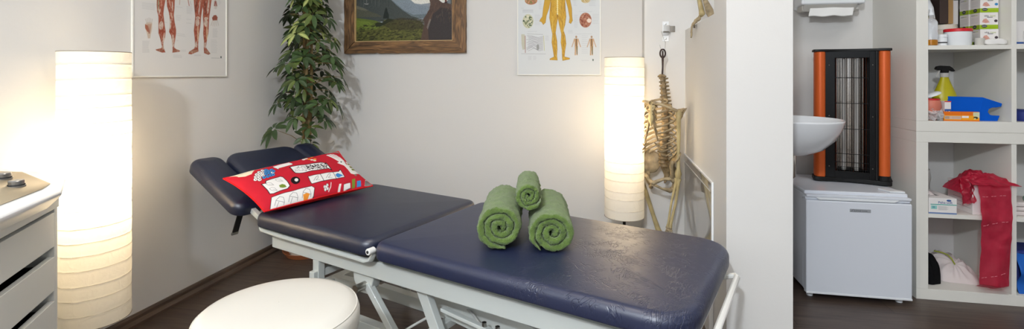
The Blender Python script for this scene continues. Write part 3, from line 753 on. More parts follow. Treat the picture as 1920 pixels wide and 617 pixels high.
mleg([(250, -60), (318, -60), (316, 0), (305, 60), (300, 110), (305, 150), (310, 200), (318, 245), (313, 290), (300, 340), (302, 375), (316, 410), (290, 412), (245, 395), (240, 388), (285, 378), (290, 365), (278, 310), (262, 260), (262, 180), (262, 130), (252, 90), (248, 40)],
     [((262, 45), 6, 48, (150, 170, 140), 0), ((285, 20), 5, 40, (190, 130, 110), .1), ((270, 90), 6, 25, MW, .3), ((285, 130), 10, 26, MR, .5), ((283, 200), 17, 34, MW, .1), ((288, 250), 24, 18, (150, 70, 50), 0), ((303, 300), 6, 45, MW, .1), ((285, 310), 4, 42, MR, -.15), ((298, 370), 5, 25, (190, 170, 150), 0), ((275, 396), 26, 8, (150, 108, 88), .1)])
mleg([(322, -60), (394, -60), (390, 0), (388, 60), (382, 120), (388, 170), (400, 230), (400, 265), (390, 320), (384, 370), (400, 385), (433, 398), (425, 405), (372, 412), (374, 385), (370, 340), (362, 280), (346, 250), (352, 200), (352, 150), (345, 100), (330, 50)],
     [((350, 20), 5, 40, (205, 160, 140), -.2), ((372, 50), 5, 40, MW, 0), ((365, 120), 8, 24, (200, 170, 150), -.3), ((356, 190), 7, 40, MW, .05), ((380, 200), 8, 50, MR, -.05), ((362, 250), 14, 16, (150, 70, 50), 0), ((376, 320), 10, 48, MW, 0), ((392, 300), 3, 34, MR, .1), ((400, 397), 24, 7, (150, 108, 88), -.1)])
mleg([(536, -60), (614, -60), (612, 0), (608, 60), (598, 130), (592, 200), (582, 270), (575, 340), (575, 375), (577, 402), (520, 425), (498, 421), (505, 405), (545, 380), (552, 360), (548, 300), (541, 240), (548, 180), (552, 130), (545, 60)],
     [((560, 40), 9, 60, MD, .1), ((585, 60), 5, 60, MW, .08), ((572, 140), 15, 12, MW, 0), ((570, 175), 16, 32, MW, 0), ((555, 250), 9, 40, MR, 0), ((573, 265), 5, 62, (214, 196, 160), 0), ((560, 350), 8, 24, MW, 0), ((540, 402), 34, 9, (160, 126, 104), -.25)])
mleg([(606, -60), (686, -60), (680, 0), (672, 60), (662, 130), (658, 200), (655, 260), (642, 320), (635, 370), (648, 390), (671, 420), (655, 428), (622, 415), (620, 380), (622, 330), (615, 260), (618, 200), (612, 130), (615, 80), (604, 30)],
     [((655, 50), 8, 60, MW, .1), ((630, 60), 7, 60, MD, -.05), ((638, 145), 16, 12, MW, 0), ((636, 180), 16, 30, MW, 0), ((626, 250), 8, 38, MR, 0), ((644, 260), 5, 58, (214, 196, 160), 0), ((630, 355), 7, 24, MW, 0), ((645, 408), 20, 9, (160, 126, 104), .6)])
cv.poly([(156, 190), (170, 175), (192, 172), (212, 180), (210, 230), (200, 270), (196, 300), (178, 302), (172, 270), (158, 225)], (196, 178, 160)); cv.poly([(155, 190), (178, 200), (192, 250), (176, 250), (156, 222)], (158, 96, 74))
for i in range(5): cv.line([(168 + i * 10, 180), (160 + i * 13, 140 + abs(i - 2) * 5)], 2.0, (190, 184, 176)); cv.line([(176 + i * 7, 190), (184 + i * 2, 262)], 1.0, (150, 100, 84))
cv.poly([(684, 140), (698, 120), (716, 118), (728, 136), (724, 160), (690, 162)], (150, 86, 70))
for i in range(5): cv.line([(690 + i * 9, 158), (676 + i * 15, 206 - abs(i - 2) * 3)], 1.8, (186, 176, 168))
cv.poly([(698, 50), (700, 10), (712, 2), (722, 14), (726, 52)], (176, 150, 140)); cv.line([(704, 45), (711, 12), (720, 44)], 2, (140, 60, 55)); cv.ell((712, 62), 12, 10, (198, 192, 186))
cv.line([(430, 0), (428, 36)], 2, (186, 160, 148)); cv.line([(495, 0), (504, 44)], 3, (176, 130, 118)); cv.line([(512, 10), (520, 40)], 1.5, (180, 170, 165))
tg = (172, 172, 172)
for (x0, x1, y0, y1, st, dy) in ((132, 240, 22, 66, 11, 10), (400, 440, 120, 160, 12, 4), (410, 475, 265, 282, 13, 5), (440, 480, 392, 404, 10, 0), (378, 450, 430, 448, 9, 3), (484, 530, 50, 110, 9, 2), (482, 530, 150, 190, 30, 3), (134, 192, 322, 410, 8, 0), (690, 730, 226, 296, 8, 0), (676, 728, 312, 412, 11, 2), (545, 605, 430, 436, 6, 0), (736, 758, 0, 40, 9, 0), (405, 425, 318, 322, 8, 0), (400, 455, 52, 60, 9, 8), (310, 340, 174, 178, 9, 3)):
    y = y0
    while y <= y1: cv.line([(x0, y), (x1 - rr.uniform(0, 12), y + dy)], .8, tg, .75); y += st
cv.line([(680, 454), (745, 455)], 1, (150, 150, 150)); cv.poly([(750, 440), (760, 440), (758, 456), (751, 456)], (70, 80, 80))
obj('printed_sheet', cv.sheet(lambda u, v: V((-PW / 2 + .006 + (PW - .012) * u, -.006, PH - .006 - (PH - .012) * v))), M['print'], ms, recalc=False)
# --- nerve chart, back wall
nv_ = thing('nervous_system_poster', 'anatomical poster with a golden back view of the nervous system on the back wall', 'poster', (-.3, YB - .001, 1.052))
poster_frame(nv_, .515, PH, .009, .006, M['posterlip'])
cv = Canvas(330, 470, (208, 211, 212))
def T2(p):
    px = 940 + p[0] / 3.857; py = p[1] / 3.857; x = (px - 960) / f0; k = YB / (c_ + x * s_)
    return (((-s_ + x * c_) * k + .5575) / .515 * 330, (1 - (1.063 - (py - 138) / f0 * k - 1.052) / PH) * 470)
cv.T = T2
YG, YD, YL2 = (196, 152, 44), (140, 98, 28), (222, 188, 84)
body = [(352, -70), (468, -70), (462, 0), (465, 60), (470, 120), (462, 180), (450, 220), (463, 260), (470, 320), (462, 370), (458, 415), (497, 425), (495, 433), (445, 443), (442, 420), (440, 360), (432, 310), (436, 250), (420, 180), (410, 130), (400, 180), (392, 240), (403, 300), (405, 360), (402, 405), (406, 440), (350, 437), (352, 430), (382, 415), (375, 370), (365, 310), (370, 250), (358, 190), (348, 130), (352, 70), (358, 0)]
cv.poly(body, YG); cv.line(body, 1.4, YD, .8, True)
for P in ([(318, -70), (365, -70), (356, 0), (345, 60), (325, 115), (318, 165), (302, 180), (290, 160), (275, 155), (280, 142), (296, 120), (302, 60), (312, 0)], [(462, -70), (492, -70), (500, 0), (512, 60), (514, 120), (518, 150), (505, 173), (492, 165), (497, 130), (484, 60), (468, 0)]):
    cv.poly(P, YG); cv.line(P, 1.2, YD, .8, True)
streaks(body, [YD, YL2, (168, 124, 34), (120, 84, 26), (230, 206, 120)], 260, 1.1, 22)
cv.line([(406, -60), (407, 60), (407, 108)], 5, (232, 222, 170)); cv.line([(407, 108), (408, 128)], 3, YD)
for i in range(8): cv.line([(407, i * 14 - 10), (385, i * 14 + 12)], 1, YL2); cv.line([(407, i * 14 - 10), (430, i * 14 + 12)], 1, YL2)
cv.line([(408, 110), (375, 170), (383, 300), (392, 400)], 1.5, YD, .7); cv.line([(408, 110), (448, 170), (450, 300), (452, 410)], 1.5, YD, .7)
cv.line([(372, 120), (372, 240)], 3, YL2, .7); cv.line([(455, 120), (450, 230)], 3, YL2, .7); cv.line([(360, 20), (360, 80)], 3, YD, .6); cv.line([(460, 20), (460, 80)], 3, YD, .6)
def brain(c, rx, ry, cols, sd):
    cv.ell(c, rx, ry, cols[0]); rg = random.Random(sd)
    for i in range(46):
        a = rg.uniform(0, 6.3); q = rg.random() ** .5 * .85; cv.ell((c[0] + rx * q * math.cos(a), c[1] + ry * q * math.sin(a)), rx * .13, ry * .1, cols[1 + i % (len(cols) - 1)], .9, a)
brain((190, 155), 40, 52, [(190, 190, 160), (60, 80, 60), (210, 206, 180), (90, 100, 60)], 1); cv.line([(190, 105), (191, 205)], 1.5, (226, 222, 200))
brain((613, 147), 45, 55, [(164, 108, 84), (128, 66, 46), (186, 140, 112), (150, 84, 62)], 2); cv.ell((640, 150), 16, 16, (224, 206, 192))
brain((212, 4), 46, 30, [(170, 110, 80), (110, 130, 70), (196, 150, 110)], 3)
brain((614, 0), 34, 22, [(196, 176, 130), (170, 130, 60), (220, 208, 180)], 4)
cv.poly([(140, 250), (165, 250), (168, 360), (150, 365), (142, 320)], (190, 188, 170)); cv.line([(168, 262), (170, 385)], 2, (140, 80, 60)); cv.line([(305, 262), (310, 370)], 1.6, (190, 186, 110))
for i in range(16):
    q = rr.uniform(0, 1); cv.line([(175 + q * 20, 260 + i * 7.5), (215 + rr.uniform(-10, 20), 262 + i * 6), (262 + rr.uniform(-8, 12), 275 + i * 6.5), (300, 264 + i * 6.8)], .9, (112, 108, 118), .8)
cv.line([(140, 393), (320, 395)], 1, (150, 150, 155)); cv.line([(185, 248), (300, 252)], .8, (120, 120, 120)); cv.ell((262, 345), 10, 22, (130, 130, 125), .7)
for cx, col in ((545, (150, 130, 110)), (658, (170, 120, 80))):
    cv.ell((cx, 270), 7, 9, (168, 138, 110)); cv.poly([(cx - 14, 282), (cx + 14, 282), (cx + 12, 330), (cx + 10, 370), (cx + 10, 404), (cx + 2, 404), (cx, 350), (cx - 3, 404), (cx - 12, 404), (cx - 10, 360), (cx - 12, 325)], (186, 150, 110))
    cv.line([(cx - 14, 286), (cx - 24, 320), (cx - 32, 342)], 3.5, (190, 158, 128)); cv.line([(cx + 14, 286), (cx + 24, 320), (cx + 32, 342)], 3.5, (190, 158, 128)); cv.line([(cx, 285), (cx, 335)], 3, (90, 60, 40)); cv.line([(cx + 4, 340), (cx + 6, 395)], 3, (84, 84, 50))
for (x0, x1, y0, y1, st) in ((240, 280, 110, 180, 10), (270, 292, 10, 70, 9), (140, 160, 60, 64, 8), (150, 230, 72, 90, 8), (318, 345, 262, 300, 8), (190, 218, 412, 436, 8), (228, 252, 412, 436, 8), (665, 712, 105, 180, 11), (530, 558, 110, 200, 9), (585, 632, 262, 400, 14), (566, 662, 84, 88, 9), (188, 256, 230, 234, 9), (536, 666, 248, 250, 9), (585, 640, 442, 448, 8), (485, 520, 222, 240, 9), (640, 690, 0, 40, 10), (525, 550, 0, 44, 10)):
    y = y0
    while y <= y1: cv.line([(x0, y), (x1 - rr.uniform(0, 6), y)], .8, (168, 170, 175) if st > 8 or x1 - x0 < 60 else (130, 130, 135), .8); y += st
cv.poly([(664, 432), (674, 432), (672, 446), (665, 446)], (80, 100, 90))
obj('printed_sheet', cv.sheet(lambda u, v: V((-.2575 + .006 + (.515 - .012) * u, -.006, PH - .006 - (PH - .012) * v))), M['print'], nv_, recalc=False)

# ================================================================== LANDSCAPE PICTURE
pic = thing('framed_landscape_photo', 'alpine valley photograph in a thick rustic brown wood frame on the back wall', 'picture', (-1.307, YB - .001, 1.196))
FW, FH, fb_ = .842, .62, .080
def board(name, P, along, seedv):
    """frame board from outer-inner outline with uneven waney edges; P = four corners (outer a, outer b, inner b, inner a)"""
    a, b, c, d = [V((p[0], 0, p[1])) for p in P]; nn = 40; mb = MB(); gr = []
    for side, y in ((0, -.004), (1, -.030)):
        for i in range(nn + 1):
            t = i / nn; o = a.lerp(b, t); q = d.lerp(c, t)
            wob = .0028 * noise.noise(V((t * 9, seedv, 0))) + .0016 * noise.noise(V((t * 30, seedv, 3)))
            nd = (o - q).normalized(); o = o + nd * wob * (0 if i in (0, nn) else 1)
            if along == 'bottom' and abs(t - .275) < .012: o = o - nd * .006
            for k in range(5):
                p = o.lerp(q, k / 4); mb.v.append(V((p.x, y + (.004 if k == 0 and side else 0) - (.0015 * noise.noise(V((t * 14, k, seedv))) if side else 0), p.z))); gr.append((t * (b - a).length + seedv, k * .02 + seedv, 0))
    w5 = 5; lay = (nn + 1) * w5
    for i in range(nn):
        for k in range(4):
            q = i * w5 + k; mb.f.append((q, q + 1, q + 1 + w5, q + w5)); mb.f.append((lay + q, lay + q + w5, lay + q + 1 + w5, lay + q + 1))
        for k in (0, 4): q = i * w5 + k; mb.f.append((q, q + w5, lay + q + w5, lay + q))
    for i in (0, nn): 
        for k in range(4): q = i * w5 + k; mb.f.append((q, q + 1, lay + q + 1, lay + q))
    me = bpy.data.meshes.new(name); me.from_pydata([tuple(p) for p in mb.v], [], mb.f)
    at = me.attributes.new('Grain', 'FLOAT_VECTOR', 'POINT'); at.data.foreach_set('vector', [q for g in gr for q in g])
    import bmesh
    bm = bmesh.new(); bm.from_mesh(me); bmesh.ops.recalc_face_normals(bm, faces=bm.faces); bm.to_mesh(me); bm.free()
    me.materials.append(M['wood']); me.polygons.foreach_set('use_smooth', [True] * len(me.polygons)); me.set_sharp_from_angle(angle=.6)
    o = bpy.data.objects.new(name, me); link(o, pic); return o
g = .0006; W2 = FW / 2
board('frame_board', [(-W2 + g, 0), (W2 - g, 0), (W2 - fb_, fb_ - .002), (-W2 + fb_, fb_ - .002)], 'bottom', 1.3)
board('frame_board', [(W2 - g, FH), (-W2 + g, FH), (-W2 + fb_, FH - fb_), (W2 - fb_, FH - fb_)], 'top', 4.1)
board('frame_board', [(-W2, FH - g), (-W2, g), (-W2 + fb_ - .004, fb_), (-W2 + fb_ - .004, FH - fb_)], 'left', 7.7)
board('frame_board', [(W2, g), (W2, FH - g), (W2 - fb_ - .008, FH - fb_), (W2 - fb_ - .008, fb_)], 'right', 9.2)
lp = MB(); q = fb_ - .001
lp.bb(-W2 + q, W2 - q - .008, -.026, -.006, q - .001, q + .003); lp.bb(-W2 + q - .003, -W2 + q + .002, -.026, -.006, q, FH - q); lp.bb(W2 - q - .012, W2 - q - .008, -.026, -.006, q, FH - q)
obj('inner_lip', lp, M['woodlip'], pic)
cv = Canvas(460, 300, (150, 160, 168))
IW, IH = FW - 2 * fb_ + .008, FH - 2 * fb_ + .008; S5 = 460 / 920.0
cv.T = lambda p: ((p[0] - 210) * S5, 300 - (388 - p[1]) * S5)
for i in range(40): cv.poly([(200, -220 + i * 10), (1140, -220 + i * 10), (1140, -209 + i * 10), (200, -209 + i * 10)], (190 + i, 196 + i * .8, 200 + i * .5))
cv.ell((800, 30), 200, 110, (228, 224, 214), .6)
cv.poly([(500, -60), (560, -40), (620, -5), (660, 10), (700, 20), (740, 45), (770, 70), (830, 78), (910, 70), (910, 210), (500, 210)], (140, 150, 160))
cv.poly([(560, 0), (600, -10), (640, 12), (670, 5), (715, 30), (750, 62), (800, 84), (860, 92), (900, 96), (900, 170), (600, 170)], (128, 140, 150), .9)
cv.poly([(540, 20), (600, 70), (680, 130), (760, 165), (880, 160), (910, 195), (600, 200), (500, 120)], (100, 112, 118), .85)
cv.poly([(200, -200), (420, -120), (500, -20), (545, 30), (600, 80), (660, 125), (740, 175), (820, 195), (700, 215), (200, 215)], (70, 76, 74))
for i in range(26): x = 222 + i * 12 + rr.uniform(-5, 5); cv.line([(x, -60), (x + rr.uniform(-6, 6), 30 + rr.uniform(0, 60))], 1.6, (44, 50, 52) if i % 3 else (104, 106, 104), .8)
cv.line([(300, 60), (322, 66), (335, 62)], 2, (190, 190, 184)); cv.line([(318, 20), (322, 64)], 1.2, (150, 150, 146))
cv.poly([(212, 80), (330, 120), (420, 150), (470, 175), (212, 175)], (84, 86, 72)); cv.poly([(212, 70), (300, 100), (340, 120), (280, 116), (212, 96)], (110, 108, 92), .8)
cv.poly([(212, 178), (300, 190), (400, 205), (460, 225), (470, 390), (212, 390)], (96, 112, 46))
cv.poly([(212, 200), (330, 212), (420, 240), (400, 270), (212, 262)], (116, 134, 54), .8); cv.poly([(212, 290), (420, 280), (560, 200), (640, 205), (820, 215), (860, 260), (880, 390), (212, 390)], (92, 94, 46))
for i in range(420):
    x = rr.uniform(215, 890); y = rr.uniform(200, 388); 
    if y < 200 + max(0, (470 - x)) * .22: continue
    c = rr.choice([(52, 52, 28), (40, 38, 26), (124, 122, 60), (74, 80, 36), (30, 30, 22)]); cv.ell((x, y), rr.uniform(5, 22), rr.uniform(2, 7), c, .55, rr.uniform(-.5, .1))
cv.poly([(480, 215), (640, 185), (860, 205), (900, 280), (760, 290), (560, 290), (470, 240)], (58, 52, 36), .55)
for i in range(160): x = rr.uniform(620, 900); y = rr.uniform(200, 300); cv.line([(x, y), (x + rr.uniform(-3, 3), y - rr.uniform(6, 20))], 1, rr.choice([(36, 30, 26), (92, 84, 58), (60, 54, 38)]), .8)
cv.poly([(505, 95), (516, 112), (520, 135), (532, 160), (530, 190), (476, 190), (482, 160), (490, 130), (496, 110)], (34, 42, 38)); cv.poly([(400, 235), (420, 222), (470, 225), (520, 190), (580, 200), (470, 250), (410, 262)], (42, 48, 30))
cv.poly([(1060, 60), (1130, 0), (1140, 90), (1140, 120), (1070, 110)], (110, 120, 126)); cv.poly([(1098, 40), (1118, 30), (1130, 90), (1096, 84)], (60, 68, 66))
TB = (84, 66, 58)
cv.poly([(880, -220), (965, -220), (962, 0), (980, 40), (1020, 70), (1060, 74), (1140, 95), (1140, 390), (820, 390), (860, 240), (850, 200), (880, 160), (905, 120), (915, 70), (895, 20)], TB)
cv.poly([(940, 160), (1010, 110), (1070, 120), (1140, 170), (1140, 390), (900, 390), (890, 260)], (60, 54, 54)); cv.poly([(905, 200), (920, 205), (905, 250), (890, 290), (880, 270)], (140, 134, 126), .7)
for i in range(60): x = rr.uniform(900, 1120); y = rr.uniform(60, 200); cv.line([(x, y), (x - rr.uniform(-10, 26), y + rr.uniform(10, 50))], 1.3, rr.choice([(110, 84, 66), (56, 44, 40), (126, 104, 88)]), .6)
for i in range(40): x = rr.uniform(892, 960); y = rr.uniform(-200, 60); cv.line([(x, y), (x + rr.uniform(-6, 6), y + 50)], 1.3, rr.choice([(110, 88, 72), (60, 50, 46)]), .6)
cv.poly([(995, -30), (1012, -30), (1006, 20), (1004, 38), (996, 38)], (120, 60, 50)); cv.poly([(1018, -30), (1052, -30), (1058, 20), (1062, 66), (1044, 70), (1044, 30), (1030, 0)], (104, 56, 46)); cv.poly([(990, -90), (1050, -90), (1056, -20), (992, -20)], (150, 52, 44)); cv.poly([(1042, 66), (1064, 66), (1064, 76), (1036, 74)], (48, 36, 34))
cv.noise(.16, 5, 2); cv.a *= .95
obj('photo_print', cv.sheet(lambda u, v: V((-IW / 2 - .004 + IW * u, -.010, FH - fb_ + .004 - IH * v))), M['print'], pic, recalc=False)

# ================================================================== POTTED PLANT
plant = thing('potted_umbrella_plant', 'tall leafy umbrella plant in a pale pot standing in the room corner', 'potted plant', (-1.755, 2.63, 0))
obj('saucer', MB().lathe([(.001, .004), (.10, .004), (.122, .03), (.128, .03), (.106, 0), (.001, 0)], 48), M['terra'], plant)
obj('pot', MB().lathe([(.001, .008), (.088, .008), (.102, .06), (.118, .16), (.122, .20), (.128, .205), (.128, .22), (.118, .22), (.112, .2), (.001, .195)], 48), M['potw'], plant)
obj('soil', MB().lathe([(.001, .21), (.06, .209), (.116, .203)], 30).fuzz(.004, 40), M['soil'], plant)
def stem_pt(k, z):
    ph = k * 2.1; return V((.020 * math.cos(ph + z * 2.5) + .025 * (z - .2) * .6, .018 * math.sin(ph + z * 2.5), z))
for k in range(3):
    P = [stem_pt(k, .2 + 1.75 * i / 30) for i in range(31)]
    obj('stem', MB().tube(P, [.011 - .004 * i / 30 for i in range(31)] if k else [.014] * 31, 10).fuzz(.002, 60, k), M['bark'], plant)
fol = MB(); fcol = []; twg = MB()
lr = random.Random(21)
def leaflet(base, d, up, L, Wd, col, edge):
    side = d.cross(up).normalized(); n0 = len(fol.v); seg = 6; fold = .3
    for i in range(seg + 1):
        t = i / seg; c = base + d * L * t - V((0, 0, 1)) * L * .26 * t * t
        wv = Wd * .5 * math.sin(PI * min(1, t * .92 + .06)) ** .75 if i < seg else .0004
        for sgn, kk in ((-1, 0), (0, 1), (1, 0)):
            fol.v.append(c + side * wv * sgn + up * (wv * fold * abs(sgn))); cc = edge if kk == 0 and edge else col
            fcol.append(cc + (1,))
    for i in range(seg):
        for k in range(2): a = n0 + i * 3 + k; fol.f.append((a, a + 1, a + 4, a + 3))
def lc(r, g_, b): return (lin(r), lin(g_), lin(b))
def cluster(c, out, size, varieg):
    axis = (out * .8 + V((0, 0, .75)) + V((lr.uniform(-.3, .3), lr.uniform(-.3, .3), lr.uniform(-.2, .3)))).normalized()
    t1 = axis.orthogonal().normalized(); t2 = axis.cross(t1); n = lr.choice([6, 7, 7, 8]); ph = lr.uniform(0, 6)
    for k in range(n):
        a = ph + 2 * PI * k / n + lr.uniform(-.15, .15); rad = t1 * math.cos(a) + t2 * math.sin(a)
        d = (rad * 1.0 + axis * .10 - V((0, 0, .24))).normalized(); upv = (axis - d * axis.dot(d)).normalized()
        g_ = lr.uniform(.75, 1.2); col = lc(58 * g_, 78 * g_, 44 * g_) if lr.random() < .8 else lc(82 * g_, 96 * g_, 46 * g_)
        e = None
        if varieg and lr.random() < .55: col = lc(196, 200, 130); e = lc(110, 130, 60)
        leaflet(c + d * .012, d, upv, size * lr.uniform(.8, 1.1), size * .38, col, e)
cands = [(.015, 1.74, 2.9)]
NC = 135
for i in range(NC):
    z = .84 + (1.92 - .84) * (i / NC) + lr.uniform(-.03, .03)
    rm = .175 + .09 * math.exp(-((z - 1.06) / .2) ** 2) if z < 1.2 else .225 - .055 * min(1, (z - 1.2) / .3)
    a = i * 2.399 + lr.uniform(-.3, .3); q = rm * (.35 + .65 * lr.random() ** .6) - .05
    st = stem_pt(i % 3, max(.3, z - .05)); p = st + V((q * math.cos(a), q * math.sin(a), .05 - .02))
    wx = p.x - 1.755; wy = p.y + 2.63
    if wx < -1.88: p.x = -1.88 + 1.755
    if wy > 2.94: p.y = 2.94 - 2.63
    out = V((math.cos(a), math.sin(a), 0)); twg.tube([st, st.lerp(p, .5) + V((0, 0, .02)), p], [.0022, .0018, .0012], 5, False)
    cluster(p, out, lr.uniform(.058, .080), z > 1.15 and lr.random() < .35)
for (dx, dy, z, sz) in ((-.125, -.12, .745, .09), (.07, -.06, .665, .06), (.16, -.06, .80, .06), (.09, -.1, .76, .07), (.05, -.09, .70, .06)):
    st = stem_pt(0, z - .12 if z > .7 else z - .03); p = V((dx, dy, z)); twg.tube([st, st.lerp(p, .5) + V((0, 0, .015)), p], [.0025, .002, .0012], 5, False); cluster(p, V((dx, dy, 0)).normalized(), sz, False)
for i, p in enumerate(fol.v):
    if p.x < -.197: p.x = -.197 - (p.x + .197) * .02
    if p.y > .395: p.y = .395
fol.col = fcol
obj('foliage', fol, M['leaf'], plant, ang=180, recalc=False)
obj('twigs', twg, M['bark'], plant)

# ================================================================== SKELETON
SK = V((.268, 2.700, 0)); yaw = math.radians(36)
Fv = V((-math.sin(yaw), -math.cos(yaw), 0)); Lv = V((math.cos(yaw), -math.sin(yaw), 0))
def B(l, f, z): return Lv * l + Fv * f + V((0, 0, z))
skel = thing('hanging_skeleton', 'headless old bone skeleton hanging by a dark iron hook from the wall bracket', 'skeleton', SK)
# vertebrae
sp = MB(); nV = 24
def spine(t):  # 0 = top
    z = 1.045 - t * .475; f = -.045 - .014 * math.sin(PI * min(1, max(0, (t - .22) / .5))) + .012 * math.sin(PI * max(0, (t - .7) / .3)) + (.018 * (1 - t / .24) if t < .24 else 0)
    return f, z
for i in range(nV):
    t = (i + .5) / nV; f, z = spine(t); r = .0105 + .0105 * t; h = .475 / nV; r *= 1.18
    sp.tube([B(0, f, z + h * .46), B(0, f, z), B(0, f, z - h * .46)], [r * 1.08, r * .88, r * 1.08], 12)
    w_ = r * (2.0 if i < 7 else 1.9)
    sp.tube([B(-w_, f - r * .9, z + .002), B(-r * .6, f - r * .7, z), B(r * .6, f - r * .7, z), B(w_, f - r * .9, z + .002)], [.0042, .006, .006, .0042], 6)
    sp.tube([B(0, f - r * .6, z), B(0, f - r * 2.1, z - .010)], [.0065, .0042], 6)
sp.tube([B(-.024, -.025, 1.047), B(-.010, -.02, 1.052), B(.010, -.02, 1.052), B(.024, -.025, 1.047)], [.004, .008, .008, .004], 8)
obj('spine', sp.fuzz(.0022, 90, 1), M['bonedark'], skel, ang=60)
# ribs
ztop = [.928, .903, .879, .855, .831, .808, .785, .762, .739, .716, .694, .672]
wd = [.044, .066, .080, .090, .097, .102, .106, .107, .104, .098, .088, .074]; dp = [.040, .054, .064, .070, .074, .077, .079, .080, .079, .076, .070, .06]
end = [160, 158, 157, 156, 155, 152, 148, 140, 130, 118, 90, 66]; drop = [.030, .045, .058, .068, .078, .088, .096, .098, .095, .088, .060, .035]
for i in range(12):
    for sg in (-1, 1):
        P = []; m_ = 22
        for k in range(m_ + 1):
            th = math.radians(end[i]) * k / m_ + .12; P.append(B(sg * wd[i] * math.sin(th), -.048 * (1 if th < 1 else 1) * 0 - dp[i] * math.cos(th) + .008, ztop[i] - drop[i] * (k / m_) ** 1.15 + noise.noise(V((i, k * .3, sg))) * .003))
        rb = MB().tube(P, [.0050 + .0020 * math.sin(PI * k / m_) for k in range(m_ + 1)], 8, flat=.55, up=(0, 0, 1))
        obj('rib', rb.fuzz(.0015, 70, i), M['bone'], skel, ang=60)
# costal cartilages and breastbone
st = MB(); st.tube([B(0, .072, .915), B(0, .079, .895), B(0, .083, .868), B(0, .088, .83), B(0, .088, .805), B(0, .085, .79)], [.010, .019, .011, .014, .009, .005], 12, flat=.42, up=tuple(Lv))
obj('breastbone', st.fuzz(.003, 50, 5), M['bonelight'], skel, ang=60)
ct = MB()
for i in range(9):
    for sg in (-1, 1):
        th = math.radians(end[i]) + .12; e = B(sg * wd[i] * math.sin(th), -dp[i] * math.cos(th) + .008, ztop[i] - drop[i]); tz = max(.80, .905 - i * .016)
        if i < 6: ct.tube([e, e.lerp(B(sg * .008, .084, tz), .5) - V((0, 0, .008 if i > 2 else 0)), B(sg * .008, .084, tz)], [.0052, .0048, .0048], 6)
        else:
            d_ = B(-sg * .022, .012, .022 - .006 * (i - 6)); ct.tube([e, e + d_ * .5 - V((0, 0, .004)), e + d_], [.0055, .0045, .003], 6)
obj('rib_cartilage', ct.fuzz(.0015, 60, 2), M['bonedark'], skel, ang=60)
# shoulder girdle
for sg in (-1, 1):
    lo = .030 if sg > 0 else 0
    cl = MB().tube([B(sg * .012, .078, .912), B(sg * .045, .083, .918 - lo * .3), B(sg * .082, .055, .912 - lo * .7), B(sg * .112, .02, .902 - lo)], [.0095, .0068, .0068, .010], 8)
    obj('collarbone', cl.fuzz(.002, 60, sg), M['bone'], skel, ang=60)
    sc = MB().grid(lambda u, v: B(sg * (.06 + .05 * (1 - v) * u + .02 * u - .01 * v), -.062 + .02 * u + .004 * math.sin(u * 3), .905 - lo - v * .10 + u * .012 * (1 - v)), 10, 12)
    so = obj('shoulder_blade', sc.fuzz(.003, 50, 3), M['bone'], skel, ang=180, solid=.004)
    obj('blade_ridge', MB().tube([B(sg * .055, -.072, .880 - lo), B(sg * .09, -.072, .895 - lo), B(sg * .118, -.03, .910 - lo), B(sg * .122, .005, .904 - lo)], [.003, .005, .006, .007], 8).fuzz(.003, 60, 1), M['bone'], so)
    obj('shoulder_socket', MB().ball(B(sg * .108, -.010, .885 - lo), .014).fuzz(.004, 60, 2), M['bonedark'], so)
# left arm (towards the viewer's right)
A0, A1 = B(.117, .018, .862), B(.120, .030, .545)
hu = MB().tube([A0 + V((0, 0, .014)), A0, A0 - V((0, 0, .03)), A0.lerp(A1, .3), A0.lerp(A1, .6), A0.lerp(A1, .88), A1 + V((0, 0, .01)), A1 - V((0, 0, .01))], [.007, .018, .012, .0098, .009, .0105, .017, .012], 14)
obj('upper_arm_bone', hu.fuzz(.003, 30, 4), M['bonelight'], skel, ang=60)
W0 = B(.096, .075, .292)
for off, rr_ in ((.0075, .0062), (-.0075, .0055)):
    p0 = A1 + B(off, 0, -.012); p1 = W0 + B(off * .9, 0, 0)
    obj('forearm_bone', MB().tube([p0, p0.lerp(p1, .08), p0.lerp(p1, .5) + B(off * .6, 0, 0), p0.lerp(p1, .93), p1], [.011, .008, rr_, rr_ * 1.15, .009], 10).fuzz(.002, 40, 6), M['bonelight'], skel, ang=60)
def hand(parent, wrist, dirs, down, side, sc=1.0, mat_='bone', frames=None):
    """wrist bones, five metacarpals, jointed fingers; down = list of direction vectors per segment"""
    h = MB()
    rg = random.Random(5)
    for i in range(8):
        h.ball(wrist + side * ((i % 4 - 1.5) * .0085 * sc) + down[0] * (.006 + .010 * (i // 4)) * sc + V((rg.uniform(-.002, .002), rg.uniform(-.002, .002), 0)), .0062 * sc, 8, 6, (1, .9, 1))
    obj('wrist_bones', h.fuzz(.002, 90, 1), M[mat_], parent, ang=60)
    for k in range(5):
        o_ = (k - 2) * .0085 * sc; p = wrist + side * o_ + down[0] * .022 * sc; fg = MB()
        L = [.045, .028, .018, .013] if k < 4 else [.032, .022, .016]
        if k in (0,): L = [.040, .024, .015, .011]
        spread = side * (o_ * 3.2 if k < 4 else o_ * 16)
        for j, l in enumerate(L):
            d = (down[min(j, len(down) - 1)] + spread * (1 if j == 0 else .5)).normalized(); e = p + d * l * sc
            fg.tube([p, p.lerp(e, .15), p.lerp(e, .5), p.lerp(e, .85), e], [.0030 * sc, .0042 * sc, .0027 * sc, .0038 * sc, .0026 * sc], 8); p = e
        obj('finger', fg.fuzz(.0008, 120, k), M[mat_], parent, ang=60)
hand(skel, W0, None, [V((-.05, -.1, -1)).normalized(), V((-.05, 0, -1)), V((.05, .1, -1)), V((.1, .15, -1))], Lv, 1.0)
